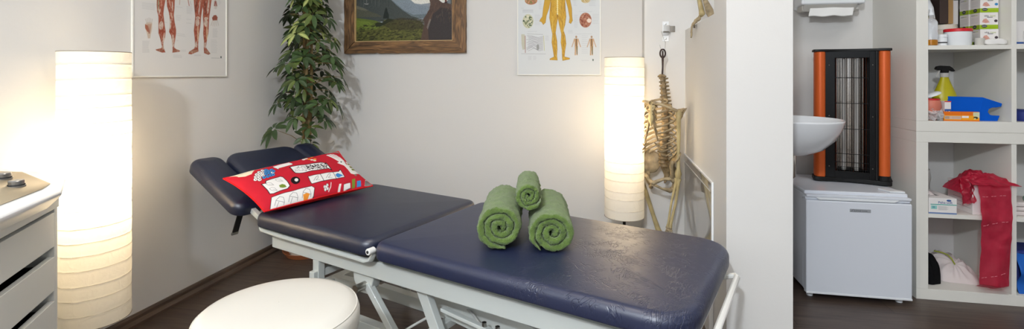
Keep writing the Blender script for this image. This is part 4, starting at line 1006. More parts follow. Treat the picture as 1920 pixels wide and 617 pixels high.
# pelvis
pv = MB()
for sg in (-1, 1):
    ac = B(sg * .082, .0, .520)
    def il(u, v, sg=sg):
        l = .034 + .094 * math.sin(u * PI * .62) ; f = -.062 + .118 * u; z = .598 + .060 * math.sin(PI * (.12 + .74 * u))
        cr = B(sg * l, f, z); low = B(sg * (.045 + .045 * u), -.045 + .070 * u, .538 - .012 * math.sin(PI * u)); p = cr.lerp(low, v)
        return p - B(sg * .014 * math.sin(PI * v) , 0, 0)
    o_ = MB().grid(il, 22, 16)
    obj('hip_blade', o_.fuzz(.004, 35, 7), M['bone'], skel, ang=180, solid=.0065)
    pv.tube([B(sg * (.034 + .094 * math.sin(u * PI * .62)), -.062 + .118 * u, .598 + .060 * math.sin(PI * (.12 + .74 * u))) for u in [i / 14 for i in range(15)]], .0052, 8)
    pv.tube([B(sg * .105, .055, .622), B(sg * .098, .050, .59), B(sg * .088, .03, .548), ac], [.006, .007, .011, .017], 10)
    pv.ball(ac, .023, 14, 10)
    pv.tube([ac, B(sg * .05, .045, .522), B(sg * .022, .064, .507), B(0, .068, .497)], [.014, .0085, .0085, .011], 10)
    pv.tube([ac, B(sg * .078, -.018, .49), B(sg * .066, -.024, .462), B(sg * .056, -.006, .455), B(sg * .034, .035, .468), B(sg * .006, .062, .488)], [.015, .013, .015, .012, .0065, .008], 10)
    pv.tube([B(sg * .028, -.060, .585), B(sg * .055, -.055, .56), B(sg * .076, -.02, .535), ac], [.010, .010, .012, .014], 10)
obj('pelvis_ring', pv.fuzz(.0035, 40, 9), M['bone'], skel, ang=60)
obj('sacrum', MB().tube([B(0, -.045, .598), B(0, -.055, .58), B(0, -.070, .545), B(0, -.072, .515), B(0, -.058, .49), B(0, -.045, .478)], [.022, .034, .026, .016, .009, .004], 12, flat=.55, up=tuple(Lv)).fuzz(.004, 60, 2), M['bonedark'], skel, ang=60)
# right thigh bone
h0 = B(-.094, .004, .535); tr_ = B(-.128, .004, .538); kn = tr_ + V((.118, .02, -.36))
fe = MB().tube([h0, h0.lerp(tr_, .5), tr_], [.016, .010, .013], 12)
fe.tube([tr_ + V((-.004, 0, .018)), tr_, tr_.lerp(kn, .09), tr_.lerp(kn, .3), tr_.lerp(kn, .7), tr_.lerp(kn, .9), kn], [.010, .018, .014, .0112, .0105, .014, .022], 14)
fe.ball(kn + V((-.012, -.004, -.006)), .017); fe.ball(kn + V((.012, -.004, -.006)), .017)
obj('thigh_bone', fe.fuzz(.003, 30, 3), M['bonelight'], skel, ang=60)
# iron hanging hook
hz = 1.198; hf = B(0, -.03, 0)
hk = MB(); hk.tube([hf + V((.018 * .75 * math.sin(a), 0, hz - .028 + .022 * math.cos(a))) for a in [2 * PI * i / 20 for i in range(21)]], .0042, 8, False)
hk.tube([hf + V((0, 0, hz - .014)), hf + V((0, 0, hz - .034)), hf + V((0, 0, hz - .05)), hf + V((0, 0, hz - .10)), hf + V((-.002, 0, hz - .14)), hf + V((-.003, 0, 1.035))], [.004, .0045, .006, .0042, .0048, .0065], 10)
obj('iron_hook', hk, M['rust'], skel)
HX = SK + hf + V((0, 0, hz))
obj('hanging_wire', MB().tube([hf + V((-.016, -.006, hz + .018)), hf + V((-.010, 0, hz - .004)), hf + V((0, 0, hz - .012)), hf + V((.012, .004, hz - .004)), hf + V((.016, .012, hz + .03)), V((.285, 2.80, 1.292)) - SK, V((.300, 2.800, 1.293)) - SK], .0009, 6), M['steel'], skel)

# bracket
br = thing('wall_bracket', 'small shiny steel angle bracket screwed to the white column above the skeleton', 'bracket', (.313, 2.84, 1.296))
pl_ = MB().bb(-.017, .017, -.003, 0, -.055, .055)
obj('back_plate', pl_, M['acrylw'], br, bevel=.001)
M['polished'] = mat('polished_steel', rgb(196, 190, 182), .15, metal=1)
obj('projecting_plate', MB().bb(-.015, .015, -.045, -.003, -.003, .000).bb(-.015, .015, -.048, -.045, -.003, .03).bb(.015, .0175, -.048, -.003, -.003, .03), M['polished'], br, bevel=.0008)
obj('strap_plate', MB().bb(-.016, .016, -.006, -.003, -.022, -.004).bb(.016, .05, -.004, -.001, -.004, .03), M['polished'], br, bevel=.0008)
for z in (-.041, .041): obj('screw', MB().lathe([(.001, 0), (.005, 0), (.0045, .002), (.001, .0026)], 14).xf(Matrix.Translation((0, -.003, z)) @ Matrix.Rotation(PI / 2, 4, 'X')), M['steel'], br)

# arm lying over the sill of the opening
arm = thing('skeleton_arm', 'yellowed bone arm bent over the high wall opening with fingers hanging down', 'skeleton arm', (.45, 2.4, 1.302))
o0 = V((.45, 2.4, 1.302)); wr = V((.434, 2.445, 1.334)) - o0; el = V((.442, 2.72, 1.60)) - o0
for off, r_, dz in ((V((0, 0, 0)), .0092, 0), (V((.0, .030, -.004)), .0062, 0)):
    p0 = wr + off * .6 + V((0, 0, .010)); p1 = el + off * .7
    obj('forearm_bone', MB().tube([p0 - V((0, .004, .004)), p0, p0.lerp(p1, .06), p0.lerp(p1, .3), p0.lerp(p1, .7), p1], [.010, .0145 if r_ > .008 else .009, r_ * 1.35, r_, r_ * .9, .013], 14).fuzz(.002, 40, 8), M['bonelight'], arm, ang=60)
hand(arm, wr + V((-.006, .004, -.004)), None, [V((-.40, .72, -.42)).normalized(), V((-.10, .10, -.95)).normalized(), V((.0, .03, -1)), V((0, 0, -1))], V((.25, .80, .62)).normalized(), 1.0)
hm0 = V((.462, 2.375, 1.322)) - o0
obj('upper_arm_bone', MB().tube([hm0, hm0.lerp(el, .1), hm0.lerp(el, .35), hm0.lerp(el, .8), el], [.016, .018, .011, .010, .018], 12).fuzz(.004, 40, 4), M['bone'], arm, ang=60)

# clear panel on the partition
ac = thing('acrylic_panel', 'clear acrylic panel with white edge standing against the partition behind the skeleton', 'acrylic panel', (.4165, 2.47, .18))
obj('panel_sheet', MB().bb(-.006, -.001, -.36, .36, 0, .437), M['acryl'], ac)
obj('edge_strip', MB().bb(-.0075, 0, -.372, -.36, 0, .445).bb(-.0075, 0, -.36, .362, .437, .445), M['acrylw'], ac, bevel=.001)
obj('inner_line', MB().bb(-.0065, -.006, -.335, .36, .40, .404), M['acrylw'], ac)
for z in (0,): obj('panel_shoe', MB().bb(-.018, -.0005, -.372, .362, -.18, .0), M['wall'], ac, bevel=.002)

# ================================================================== DRAWER CABINET + DEVICE
ca = math.atan2(.825, -.565)      # direction of the drawer face
cab = thing('drawer_cabinet', 'white drawer cabinet with dark gaps between drawers at the left edge of the photo', 'cabinet', (-1.62, 1.19, 0), ca)
# local +x runs along the face towards the lamp (0 at the far corner), +y goes into the body
CWd, CD, CH = .46, .34, .70
bd = MB(); bd.bb(-.02, 0, 0, CD, 0, CH - .022); bd.bb(-CWd, -CWd + .02, 0, CD, 0, CH - .022); bd.bb(-CWd, 0, CD - .01, CD, 0, CH - .022); bd.bb(-CWd, 0, .01, CD, 0, .05)
bd.bb(-.335, -.315, 0, CD - .01, .05, CH - .022)
obj('carcass', bd, M['cab'], cab, bevel=.0015)
obj('cabinet_top', MB().bb(-CWd, 0, -.004, CD, CH - .036, CH), M['cab'], cab, bevel=.002)
z = .653
for k in range(5):
    h_ = .101 if k < 4 else .12
    for (xa, xb) in ((-.312, -.023), (-.457, -.338)):
        dr = obj('drawer', MB().bb(xa, xb, -.001, .016, z - h_, z), M['cab'], cab, bevel=.0015)
        bx = MB().bb(xa + .01, xb - .01, .016, CD - .03, z - h_ + .005, z - h_ + .012).bb(xa + .01, xa + .018, .016, CD - .03, z - h_ + .005, z - .02).bb(xb - .018, xb - .01, .016, CD - .03, z - h_ + .005, z - .02)
        obj('drawer_box', bx, M['dark'], dr)
    z -= h_ + .030
# therapy device
dv = thing('therapy_device', 'white wedge shaped therapy device with champagne panel and silver knobs on the cabinet', 'medical device', (-1.62, 1.19, CH), ca)
def wedge():
    mb = MB(); out = [(.028, .03), (.02, .16), (-.02, .30), (-.50, .33), (-.50, -.06), (-.19, -.075), (-.035, -.03)]
    rows = [(.84, .0, 0), (.90, .014, 0), (.975, .032, 0), (1.0, .040, .55), (1.0, .047, .9), (.985, .052, 1.0)]
    cx, cy = -.22, .12
    for sc_, zz, kk in rows:
        for x, y in out:
            zt = .046 + (y + .075) * .19; mb.v.append(V((cx + (x - cx) * sc_, cy + (y - cy) * sc_, zt * (zz / .052))))
    n = len(out)
    for i in range(len(rows) - 1):
        for k in range(n): a = i * n + k; b_ = i * n + (k + 1) % n; mb.f.append((a, b_, b_ + n, a + n))
    mb.f.append(tuple(reversed(range(n)))); mb.f.append(tuple((len(rows) - 1) * n + k for k in range(n)))
    return mb
obj('housing', wedge(), M['plastw'], dv, bevel=.006, seg=3)
def zt(x, y): return .046 + (y + .075) * .19
pp = [(-.015, .075), (-.075, .27), (-.47, .29), (-.47, -.02), (-.19, -.035), (-.125, -.028)]
mbp = MB()
mbp.add([(x, y, zt(x, y) + .0015) for x, y in pp], [tuple(range(len(pp)))])
obj('control_panel', mbp, M['beigepanel'], dv, solid=.0015)
for (x, y) in ((-.115, .075), (-.185, .02), (-.26, .12)):
    z0 = zt(x, y); kn_ = obj('knob', MB().lathe([(.019, 0), (.019, .004), (.016, .005), (.0165, .016), (.015, .018), (.001, .0185)], 28, (x, y, z0)), M['knob'], dv)
    obj('knob_collar', MB().lathe([(.0172, .0045), (.0176, .006), (.0172, .0075)], 28, (x, y, z0)), M['dark'], kn_)
obj('display_mark', MB().box((-.20, .14, zt(0, .14) + .003), (.03, .004, .0008), Matrix.Rotation(.16, 3, 'X')), M['ink'], dv)

# ================================================================== FRIDGE
fx0, fx1, fy0, fy1 = .920, 1.362, 2.552, 2.985
fd = thing('mini_fridge', 'small white refrigerator on the dark floor under the orange heater', 'refrigerator', (1.141, 2.76, 0))
def F(x0, x1, y0, y1, z0, z1): return MB().bb(x0 - 1.141, x1 - 1.141, y0 - 2.76, y1 - 2.76, z0, z1)
obj('body', F(fx0 + .004, fx1 - .004, fy0 + .05, fy1, .03, .488), M['fridge'], fd, bevel=.006, seg=3)
obj('gasket', F(fx0 + .008, fx1 - .008, fy0 + .042, fy0 + .051, .04, .48), M['gasket'], fd)
dr = obj('door', F(fx0, fx1, fy0, fy0 + .042, .032, .466).bb(fx0 - 1.141, fx1 - 1.141, fy0 - 2.76 + .012, fy0 - 2.76 + .042, .466, .482), M['fridge'], fd, bevel=.006, seg=4)
obj('door_top_cap', F(fx0 + .002, fx1 - .002, fy0 + .002, fy0 + .05, .480, .492), M['fridge'], fd, bevel=.003)
gp = MB().prism([(-.165, .468), (.15, .468), (.172, .480), (-.18, .480)], fy0 - 2.76 + .001, fy0 - 2.76 + .012)
obj('door_grip', gp, M['plastw'], dr, bevel=.003)
obj('door_foot_strip', F(fx0, fx1, fy0 - .0015, fy0 + .03, .026, .036), M['plastw'], dr, bevel=.002)
top = obj('top_plate', F(fx0 + .002, fx1 - .002, fy0 + .03, fy1, .488, .506), M['fridge'], fd, bevel=.006, seg=3)
obj('hinge_cover', MB().prism([(.150, -.165), (.215, -.165), (.215, -.145), (.17, -.095), (.13, -.10)], .506, .514, lambda a, b, t: (a, b, t)), M['plastw'], fd, bevel=.003)
for x in (-.19, .19):
    for y in (-.16, .19): obj('foot', MB().lathe([(.001, 0), (.014, 0), (.014, .008), (.008, .01), (.008, .032), (.001, .032)], 18, (x, y, 0)), M['plastw'], fd)
bg = obj('badge', F(1.105, 1.192, fy0 - .0015, fy0 + .001, .419, .434), M['plate'], dr, bevel=.0006)
M['badgeink'] = M['ink']
obj('badge_logo', MB().tube([(V((-.033, fy0 - 2.76 - .0018, .4225))), V((-.0275, fy0 - 2.76 - .0018, .4225)), V((-.026, fy0 - 2.76 - .0018, .430)), V((-.022, fy0 - 2.76 - .0018, .432)), V((-.018, fy0 - 2.76 - .0018, .430)), V((-.0165, fy0 - 2.76 - .0018, .4225)), V((-.012, fy0 - 2.76 - .0018, .4225))], .0006, 5), M['ink'], bg)
text('badge_lettering', 'Schaub Lorenz', .0082, M['ink'], bg, (-.0125, fy0 - 2.76 - .0017, .4238), (PI / 2, 0, 0), .0002)

# ================================================================== HEATER
ht = thing('infrared_heater', 'upright infrared heater with orange sides and black grille front on top of the fridge', 'heater', (1.2215, 2.815, .5065), math.radians(-15.5))
HW, HH = .163, .682
def capshape(d=0): # plan, front is -y: concave between the bulging columns
    P = [(-HW - .004, -.035), (-HW + .002, -.052), (-HW + .03, -.055), (-.09, -.040), (-.03, -.032), (.03, -.032), (.09, -.040), (HW - .03, -.055), (HW - .002, -.052), (HW + .004, -.035), (HW + .004, .03), (.13, .075), (-.13, .075), (-HW - .004, .03)]
    return P
obj('bottom_cap', MB().prism(capshape(), .004, .024, lambda a, b, t: (a, b, t)), M['blackp'], ht, bevel=.003)
obj('top_cap', MB().prism(capshape(), HH - .012, HH, lambda a, b, t: (a, b, t)), M['blackp'], ht, bevel=.002)
for x in (-.12, .12): obj('rubber_foot', MB().cyl((x, .0, 0), (x, .0, .005), .012, n=14), M['blackp'], ht)
for sg in (-1, 1):
    P = [(sg * (.113 + .0), -.040), (sg * .118, -.047), (sg * .135, -.052), (sg * .150, -.048), (sg * .160, -.034), (sg * .162, -.01), (sg * .160, .03), (sg * .13, .070), (sg * .113, .07)]
    obj('side_column', MB().prism(P, .044 if sg > 0 else .024, HH - .012, lambda a, b, t: (a, b, t)), M['orange'], ht, bevel=.004, seg=3)
obj('column_shoe', MB().prism([(.112, -.042), (.118, -.049), (.135, -.054), (.151, -.050), (.162, -.034), (.163, .03), (.13, .072), (.112, .07)], .024, .05, lambda a, b, t: (a, b, t)), M['blackp'], ht, bevel=.002)
pn = MB()
pn.bb(-.113, -.072, -.034, -.028, .024, HH - .012); pn.bb(.075, .113, -.034, -.028, .024, HH - .012); pn.bb(-.072, .075, -.034, -.028, .024, .058); pn.bb(-.072, .075, -.034, -.028, HH - .045, HH - .012); pn.bb(-.113, .113, .055, .06, .024, HH - .012)
obj('front_panel', pn, M['blackg'], ht, bevel=.001)
obj('panel_rib', MB().bb(.098, .108, -.040, -.033, .024, HH - .012), M['blackp'], ht, bevel=.002)
rf = MB(); nn = 40
rf.grid(lambda u, v: V((-.074 + .15 * u, .035 - .05 * abs(u - .5) * 0 + .012 * math.cos(u * 2 * PI * 4), .05 + (HH - .085) * v)), 96, 2)
obj('reflector', rf, M['chrome'], ht, ang=180)
for x in (-.028, .028): obj('heating_tube', MB().cyl((x, .008, .06), (x, .008, HH - .05), .0095, n=20), M['quartz'], ht)
for x in (-.028, .028):
    obj('heating_coil', MB().tube([(x + .004 * math.cos(i * 1.3), .008 + .004 * math.sin(i * 1.3), .08 + i * .0035) for i in range(150)], .0009, 4), M['steel'], ht)
gv = MB()
for i in range(15): x = -.068 + i * .0098; gv.tube([(x, -.031, .058), (x, -.031, HH - .045)], .0011, 5)
obj('grille_wires', gv, M['blackp'], ht)
for z in (.07, .082, .105, .148, .275, .405, .535):
    obj('grille_crossbar', MB().tube([(-.073, -.035, z), (.076, -.035, z)], .0016 if z > .1 else .001, 6), M['blackp'], ht)
for x in (-.096, .088):
    for z in (.08, .34, .60): obj('screw', MB().ball((x, -.0345, z), .0028, 8, 6), M['steel'], ht)
obj('power_cord', MB().tube([(.14, .05, .02), (.155, .045, .03), (.165, .03, .06), (.162, .02, .05), (.172, .0, .02), (.158, -.02, .010)], .0035, 8), M['blackp'], ht)

# ================================================================== SINK
sk = thing('wash_basin', 'white round porcelain wash basin jutting out from behind the partition', 'sink', (.842, 2.50, .688))
po = [(.02, .0), (.07, .004), (.125, .03), (.17, .075), (.195, .12), (.206, .158), (.207, .163), (.204, .166), (.199, .163), (.192, .155), (.175, .11), (.13, .06), (.07, .03), (.02, .024)]
obj('basin_bowl', MB().lathe(po, 80, closed=True), M['porc'], sk, ang=60)
obj('drain', MB().lathe([(.001, .026), (.018, .026), (.021, .0235), (.001, .022)], 24), M['chrome'], sk)
obj('trap_pipe', MB().tube([(0, 0, .003), (0, 0, -.10), (-.03, 0, -.13), (-.10, 0, -.13), (-.15, 0, -.12), (-.205, 0, -.12)], .016, 14), M['chrome'], sk)
obj('wall_mount', MB().bb(-.206, -.16, -.10, .10, .10, .155), M['porc'], sk, bevel=.01, seg=3)

# ================================================================== TOWEL DISPENSER
ds = thing('paper_towel_dispenser', 'white paper towel dispenser on the kitchen wall above the orange heater', 'dispenser', (1.183, YB, 1.38))
hs = MB().prism([(-.125, .055), (-.12, .30), (0, .30), (0, .035), (-.025, .035), (-.04, .05)], -.155, .155, lambda a, b, t: (t, a, b))
obj('housing', hs, M['plastw'], ds, bevel=.01, seg=3)
obj('outlet_lip', MB().prism([(-.12, .055), (-.095, .02), (-.085, .02), (-.075, .055)], -.14, .12, lambda a, b, t: (t, a, b)), M['frosted'], ds, bevel=.003)
for x in (-.145, .118):
    obj('side_cheek', MB().prism([(-.10, .055), (-.10, .028), (-.09, .018), (-.03, .022), (-.02, .055)], x, x + .018, lambda a, b, t: (t, a, b)), M['frosted'], ds, bevel=.003)
tw = MB().grid(lambda u, v: V((-.118 + .215 * u + .012 * (1 - v), -.105 - .012 * v + .006 * math.sin(u * 9) * v, .040 - .048 * v + (.007 * math.sin(u * PI) * (1 - v)) + .0025 * math.sin(u * 14) * v)), 40, 8)
obj('paper_towel', tw, M['towelp'], ds, ang=180, solid=.0025)

# ================================================================== SHELF UNITS
def shelf_unit(label, z0):
    t = thing('cube_shelf_unit', label, 'shelf unit', (1.429, 2.649, z0), 0, 'white cube shelf units')
    o = .05; n = .02; c = .335; W = 2 * o + 2 * c + n; D = .39
    obj('side_board', MB().bb(0, o, 0, D, o, W - o), M['shelfw'], t, bevel=.0015); obj('side_board', MB().bb(W - o, W, 0, D, o, W - o), M['shelfw'], t, bevel=.0015)
    obj('bottom_board', MB().bb(0, W, 0, D, 0, o), M['shelfw'], t, bevel=.0015); obj('top_board', MB().bb(0, W, 0, D, W - o, W), M['shelfw'], t, bevel=.0015)
    obj('divider', MB().bb(o + c, o + c + n, .003, D, o, W - o), M['shelfw'], t, bevel=.001)
    for x in (o, o + c + n): obj('shelf', MB().bb(x, x + c, .003, D, o + c, o + c + n), M['shelfw'], t, bevel=.001)
    return t
shelf_unit('lower white cube shelf unit holding the red band and cloths, standing on the floor', 0)
shelf_unit('upper white cube shelf unit with boxes and blue foam, stacked on the lower one', .7905)
S1, S2, S3, S4 = 1.1955, .8405, .405, .05   # shelf surfaces (top cell, second, third, bottom)
S1 = .7905 + .405; S2 = .7905 + .05

# --- top cell
def vitabox(label, x, y, z, rz=0):
    t = thing('tape_box', label, 'box', (x, y, z), rz, 'boxes of elastic tape')
    w_, d_, h_ = .074, .062, .078
    c = Canvas(96, 100, (226, 222, 220)); c.poly([(0, 74), (96, 74), (96, 100), (0, 100)], (150, 180, 30))
    c.ell((30, 52), 16, 10, (206, 150, 136)); c.poly([(12, 58), (20, 40), (34, 36), (46, 52), (52, 60), (30, 64)], (206, 154, 140)); c.line([(18, 46), (40, 58)], 1.5, (176, 112, 100)); c.line([(40, 29), (66, 29)], 3, (60, 62, 80))
    c.ell((84, 51), 9, 8, (60, 130, 180) if z > S1 + .14 else (66, 54, 60)); c.ell((24, 82), 15, 9, (56, 60, 64)); c.line([(14, 82), (34, 82)], 2.5, (206, 206, 200)); c.line([(48, 88), (92, 88)], 1.2, (120, 146, 20)); c.line([(48, 82), (92, 82)], .8, (190, 206, 110))
    obj('front_print', c.sheet(lambda u, v: V((-w_ / 2 + w_ * u, -d_ / 2 - .0004, h_ - h_ * v))), M['print'], t, recalc=False)
    c = Canvas(80, 100, (214, 211, 208)); c.poly([(0, 74), (80, 74), (80, 100), (0, 100)], (140, 168, 28)); c.ell((38, 84), 16, 11, (50, 54, 58)); c.line([(30, 84), (46, 84)], 2, (200, 200, 196))
    for q in (14,): c.line([(10, q), (40, q)], 3, (110, 110, 120)); c.line([(40, q), (60, q)], 3, (170, 184, 90))
    for q in (32, 39, 46, 54, 60): c.line([(8, q), (66, q)], 1, (168, 168, 172))
    obj('side_print', c.sheet(lambda u, v: V((-w_ / 2 - .0004, d_ / 2 - d_ * u, h_ - h_ * v))), M['print'], t, recalc=False)
    obj('carton', MB().bb(-w_ / 2, w_ / 2, -d_ / 2, d_ / 2, 0, h_), M['carton'], t, bevel=.0008)
    text('lettering', 'vita', .0135, M['ink'], t, (-.020, -d_ / 2 - .0008, h_ - .0195), (PI / 2, 0, 0), .0001)
    text('lettering', 'tape', .0135, mat('olive_ink', rgb(176, 186, 120), .6), t, (.003, -d_ / 2 - .0008, h_ - .0195), (PI / 2, 0, 0), .0001)
    return t
pos = ['bottom', 'middle', 'top']
for k in range(3): vitabox(('lowest white and green tape box of the front stack, behind the wrapped soap', 'middle white and green tape box of the front stack, with dark dot', 'topmost white and green tape box of the front stack, with blue dot')[k], 1.771 - (.002 if k == 1 else 0), 2.751, S1 + k * .0785)
for k in range(3): vitabox(('lowest tape box of the rear stack, hidden behind the white tub', 'middle tape box of the rear stack behind the white tub', 'topmost tape box of the rear stack beside the books')[k], 1.768, 2.822, S1 + k * .0785)
# white tub with red rim
tb = thing('white_tub', 'white plastic tub with a red rim at the front of the top shelf', 'tub', (1.643, 2.722, S1))
obj('tub_body', MB().lathe([(.001, 0), (.046, 0), (.05, .006), (.0515, .066), (.001, .066)], 48), M['plastw'], tb)
obj('red_lid', MB().lathe([(.0535, .0665), (.0535, .078), (.050, .081), (.001, .081), (.001, .0665)], 48), M['redlid'], tb)
t = thing('beige_jar', 'wide beige jar with flat lid behind the white tub', 'jar', (1.655, 2.852, S1))
obj('jar_body', MB().lathe([(.001, 0), (.05, 0), (.053, .01), (.053, .085), (.001, .085)], 40), M['beigep'], t)
obj('jar_lid', MB().lathe([(.056, .0855), (.056, .108), (.05, .112), (.001, .112), (.001, .0855)], 40), M['beigep'], t)
t = thing('small_white_jar', 'small white jar left of the red rimmed tub', 'jar', (1.568, 2.708, S1))
obj('jar_body', MB().lathe([(.001, 0), (.019, 0), (.020, .04), (.001, .04)], 30), M['plastw'], t); obj('jar_lid', MB().lathe([(.0215, .0405), (.0215, .054), (.001, .055), (.001, .0405)], 30), M['plastw'], t)
obj('dark_band', MB().lathe([(.0203, .012), (.0204, .018), (.0203, .018)], 30), M['ink'], t)
t = thing('clear_tape_roll', 'short clear plastic cup between the tub and the wrapped soap', 'cup', (1.712, 2.690, S1))
obj('cup_body', MB().lathe([(.001, 0), (.017, 0), (.019, .034), (.0175, .034), (.0155, .002), (.001, .002)], 30), M['frosted'], t)
so = MB().grid(lambda u, v: V((.044 * (1 if abs(math.cos(2 * PI * u)) > 2 else 1) * math.copysign(abs(math.cos(2 * PI * u)) ** .6, math.cos(2 * PI * u)) * math.sin(PI * v) ** .5, .026 * math.copysign(abs(math.sin(2 * PI * u)) ** .6, math.sin(2 * PI * u)) * math.sin(PI * v) ** .5, .0145 + .0145 * math.copysign(abs(math.cos(PI * v)) ** .6, math.cos(PI * v)))), 40, 20, True).fuzz(.003, 60, 2)
tag(obj('wrapped_soap', so, M['film'] if False else mat('shiny_white_wrap', rgb(228, 226, 224), .2), None, (1.768, 2.687, S1), ang=60), 'white soap in a shiny wrapper in front of the tape boxes', 'soap')
# books and boxes at the back
for nm, lb, ct_, x0, x1, y0, y1, z0, z1, m in (
    ('dark_book', 'dark brown upright book at the back left of the top shelf', 'book', 1.612, 1.650, 2.80, 2.95, S1 + .115, S1 + .26, 'brownd'),
    ('tan_book', 'tan upright book between the dark book and the white box', 'book', 1.655, 1.683, 2.82, 2.95, S1 + .115, S1 + .245, 'tan'),
    ('white_carton_box', 'narrow white box with dark side standing beside the tan book', 'box', 1.688, 1.728, 2.86, 2.95, S1 + .115, S1 + .235, 'carton')):
    o = thing(nm, lb, ct_, ((x0 + x1) / 2, (y0 + y1) / 2, z0)); w2, d2 = (x1 - x0) / 2, (y1 - y0) / 2
    obj('cover', MB().bb(-w2, w2, -d2, d2, 0, z1 - z0), M[m], o, bevel=.0015)
    if ct_ == 'book': obj('pages', MB().bb(-w2 + .003, w2 - .003, -d2 + .004, d2 + .002, .003, z1 - z0 + .0005), M['beigep'], o)
    else: obj('side_flap', MB().bb(w2, w2 + .001, -d2, d2, 0, z1 - z0), M['brownd'], o)
t = thing('blue_tin', 'flat dark blue box with red stripe lying under the upright books', 'box', (1.665, 2.925, S1))
obj('tin_body', MB().bb(-.085, .075, -.135 + .01, .08 - .01, .0, .113) if False else MB().bb(-.085, .075, -.015, .09, 0, .113), M['blued'], t, bevel=.002)
obj('red_stripe', MB().bb(-.086, .076, -.0158, -.015, .06, .072), M['redlid'], t)
t = thing('dark_cap_box', 'black flat box lying across the tops of the books', 'box', (1.665, 2.87, S1 + .2605))
obj('box_body', MB().bb(-.055, .055, -.07, .07, 0, .03), M['blackp'], t, bevel=.002)
# pump bottle
t = thing('pump_bottle', 'clear pump bottle with a little orange liquid at the front left of the top shelf', 'bottle', (1.512, 2.69, S1))
obj('bottle_glass', MB().lathe([(.001, .001), (.023, .001), (.026, .006), (.026, .11), (.020, .125), (.011, .132), (.011, .145)], 36), M['glass'], t)
obj('liquid', MB().lathe([(.001, .003), (.0235, .003), (.0235, .028), (.001, .028)], 36), M['amber'], t)
pm_ = obj('pump_head', MB().lathe([(.012, .145), (.012, .158), (.005, .16), (.005, .178), (.001, .178)], 20).bb(-.03, .004, -.004, .004, .172, .18), M['plastw'], t)
t = thing('domed_bottle', 'white rounded bottle behind the pump bottle on the top shelf', 'bottle', (1.525, 2.765, S1))
obj('bottle_body', MB().lathe([(.001, 0), (.04, 0), (.043, .01), (.043, .13), (.036, .19), (.02, .235), (.012, .25), (.001, .25)], 40), M['plastw'], t)
obj('bottle_cap', MB().lathe([(.016, .2505), (.016, .28), (.001, .281)], 24), M['frosted'], t)
t = thing('white_leaflet_box', 'white box with blue bottom line in the right column of the top shelf', 'box', (1.925, 2.74, S1))
obj('box_body', MB().bb(-.085, .06, -.05, .05, 0, .11), M['carton'], t, bevel=.0015); obj('blue_line', MB().bb(-.085, .06, -.0508, -.05, .006, .014), M['blueink'], t)
t = thing('clear_spray_flask', 'clear flask in front of the white box at the right edge', 'bottle', (1.895, 2.672, S1))
obj('flask', MB().lathe([(.001, 0), (.017, 0), (.018, .06), (.008, .09), (.008, .105), (.001, .105)], 24), M['glass'], t)

# --- second cell
t = thing('spray_bottle', 'yellow spray bottle with black trigger in the second shelf row', 'spray bottle', (1.642, 2.815, S2))
obj('bottle_body', MB().lathe([(.001, 0), (.048, 0), (.052, .01), (.052, .10), (.046, .125), (.026, .175), (.019, .195), (.017, .205), (.001, .205)], 40, sy=.72), M['yellow'], t)
obj('neck_collar', MB().lathe([(.018, .205), (.018, .226), (.001, .226)], 24), M['frosted'], t)
hd_ = obj('spray_head', MB().prism([(-.036, .258), (-.042, .245), (-.03, .238), (-.018, .240), (-.015, .226), (.014, .226), (.016, .242), (.034, .232), (.042, .236), (.030, .252), (.018, .260), (-.02, .262)], -.010, .010, lambda a, b, t_: (a, t_, b)), M['blackp'], t, bevel=.003)
obj('trigger', MB().tube([(-.022, 0, .238), (-.030, 0, .22), (-.038, 0, .205)], [.004, .0035, .003], 8), M['frosted'], hd_)
t = thing('salmon_jar', 'round salmon coloured jar with its white lid tipped up, beside the spray bottle', 'jar', (1.517, 2.70, S2 + .0))
obj('jar_body', MB().lathe([(.001, 0), (.02, 0), (.035, .03), (.041, .065), (.037, .092), (.034, .096), (.001, .096)], 36), M['pink'], t)
obj('rim', MB().lathe([(.0345, .0965), (.036, .1), (.0345, .103), (.033, .1)], 30, closed=True), M['redlid'], t)
obj('jar_lid', MB().lathe([(.001, .007), (.03, .006), (.037, .001), (.0375, -.003), (.001, -.003)], 36).xf(Matrix.Translation((.004, 0, .122)) @ Matrix.Rotation(-.38, 4, 'Y')), M['plastw'], t)
t = thing('small_number_carton', 'small white and blue carton with the number 18 beside the salmon jar', 'box', (1.573, 2.695, S2))
obj('carton_body', MB().bb(-.012, .014, -.02, .02, 0, .092), M['carton'], t, bevel=.001)
obj('blue_label', MB().bb(-.012, .014, -.0206, -.02, .022, .055), M['blueink'], t); obj('red_edge', MB().bb(-.0122, .0142, -.0208, -.0195, .088, .0925), M['redlid'], t)
text('lettering', '18', .023, M['white'], t, (-.011, -.0209, .03), (PI / 2, 0, 0), .0002)
cw = MB().ball((0, 0, .027), .030, 40, 26, (1.15, .6, .9))
for i, p in enumerate(cw.v):
    c = noise.cell(p * 70) ; cw.v[i] = p + noise.noise_vector(p * 75) * .012 + noise.noise_vector(p * 190) * .005
zm = min(p.z for p in cw.v)
for p in cw.v: p.z -= zm
tag(obj('crumpled_wrap', cw, M['film'], None, (1.520, 2.665, S2 + .0005) if False else (1.522, 2.672, S2 + .0005), ang=20), 'crumpled clear plastic wrap in front of the salmon jar', 'plastic wrap')
t = thing('orange_carton', 'long flat orange and yellow carton lying at the front of the second shelf row', 'box', (1.622, 2.675, S2), math.radians(-1))
c = Canvas(280, 92, (236, 160, 30)); c.poly([(0, 0), (280, 0), (280, 36), (0, 36)], (224, 112, 24)); c.poly([(0, 80), (280, 80), (280, 92), (0, 92)], (214, 110, 30)); c.poly([(230, 4), (280, 4), (280, 60), (230, 40)], (206, 206, 170))
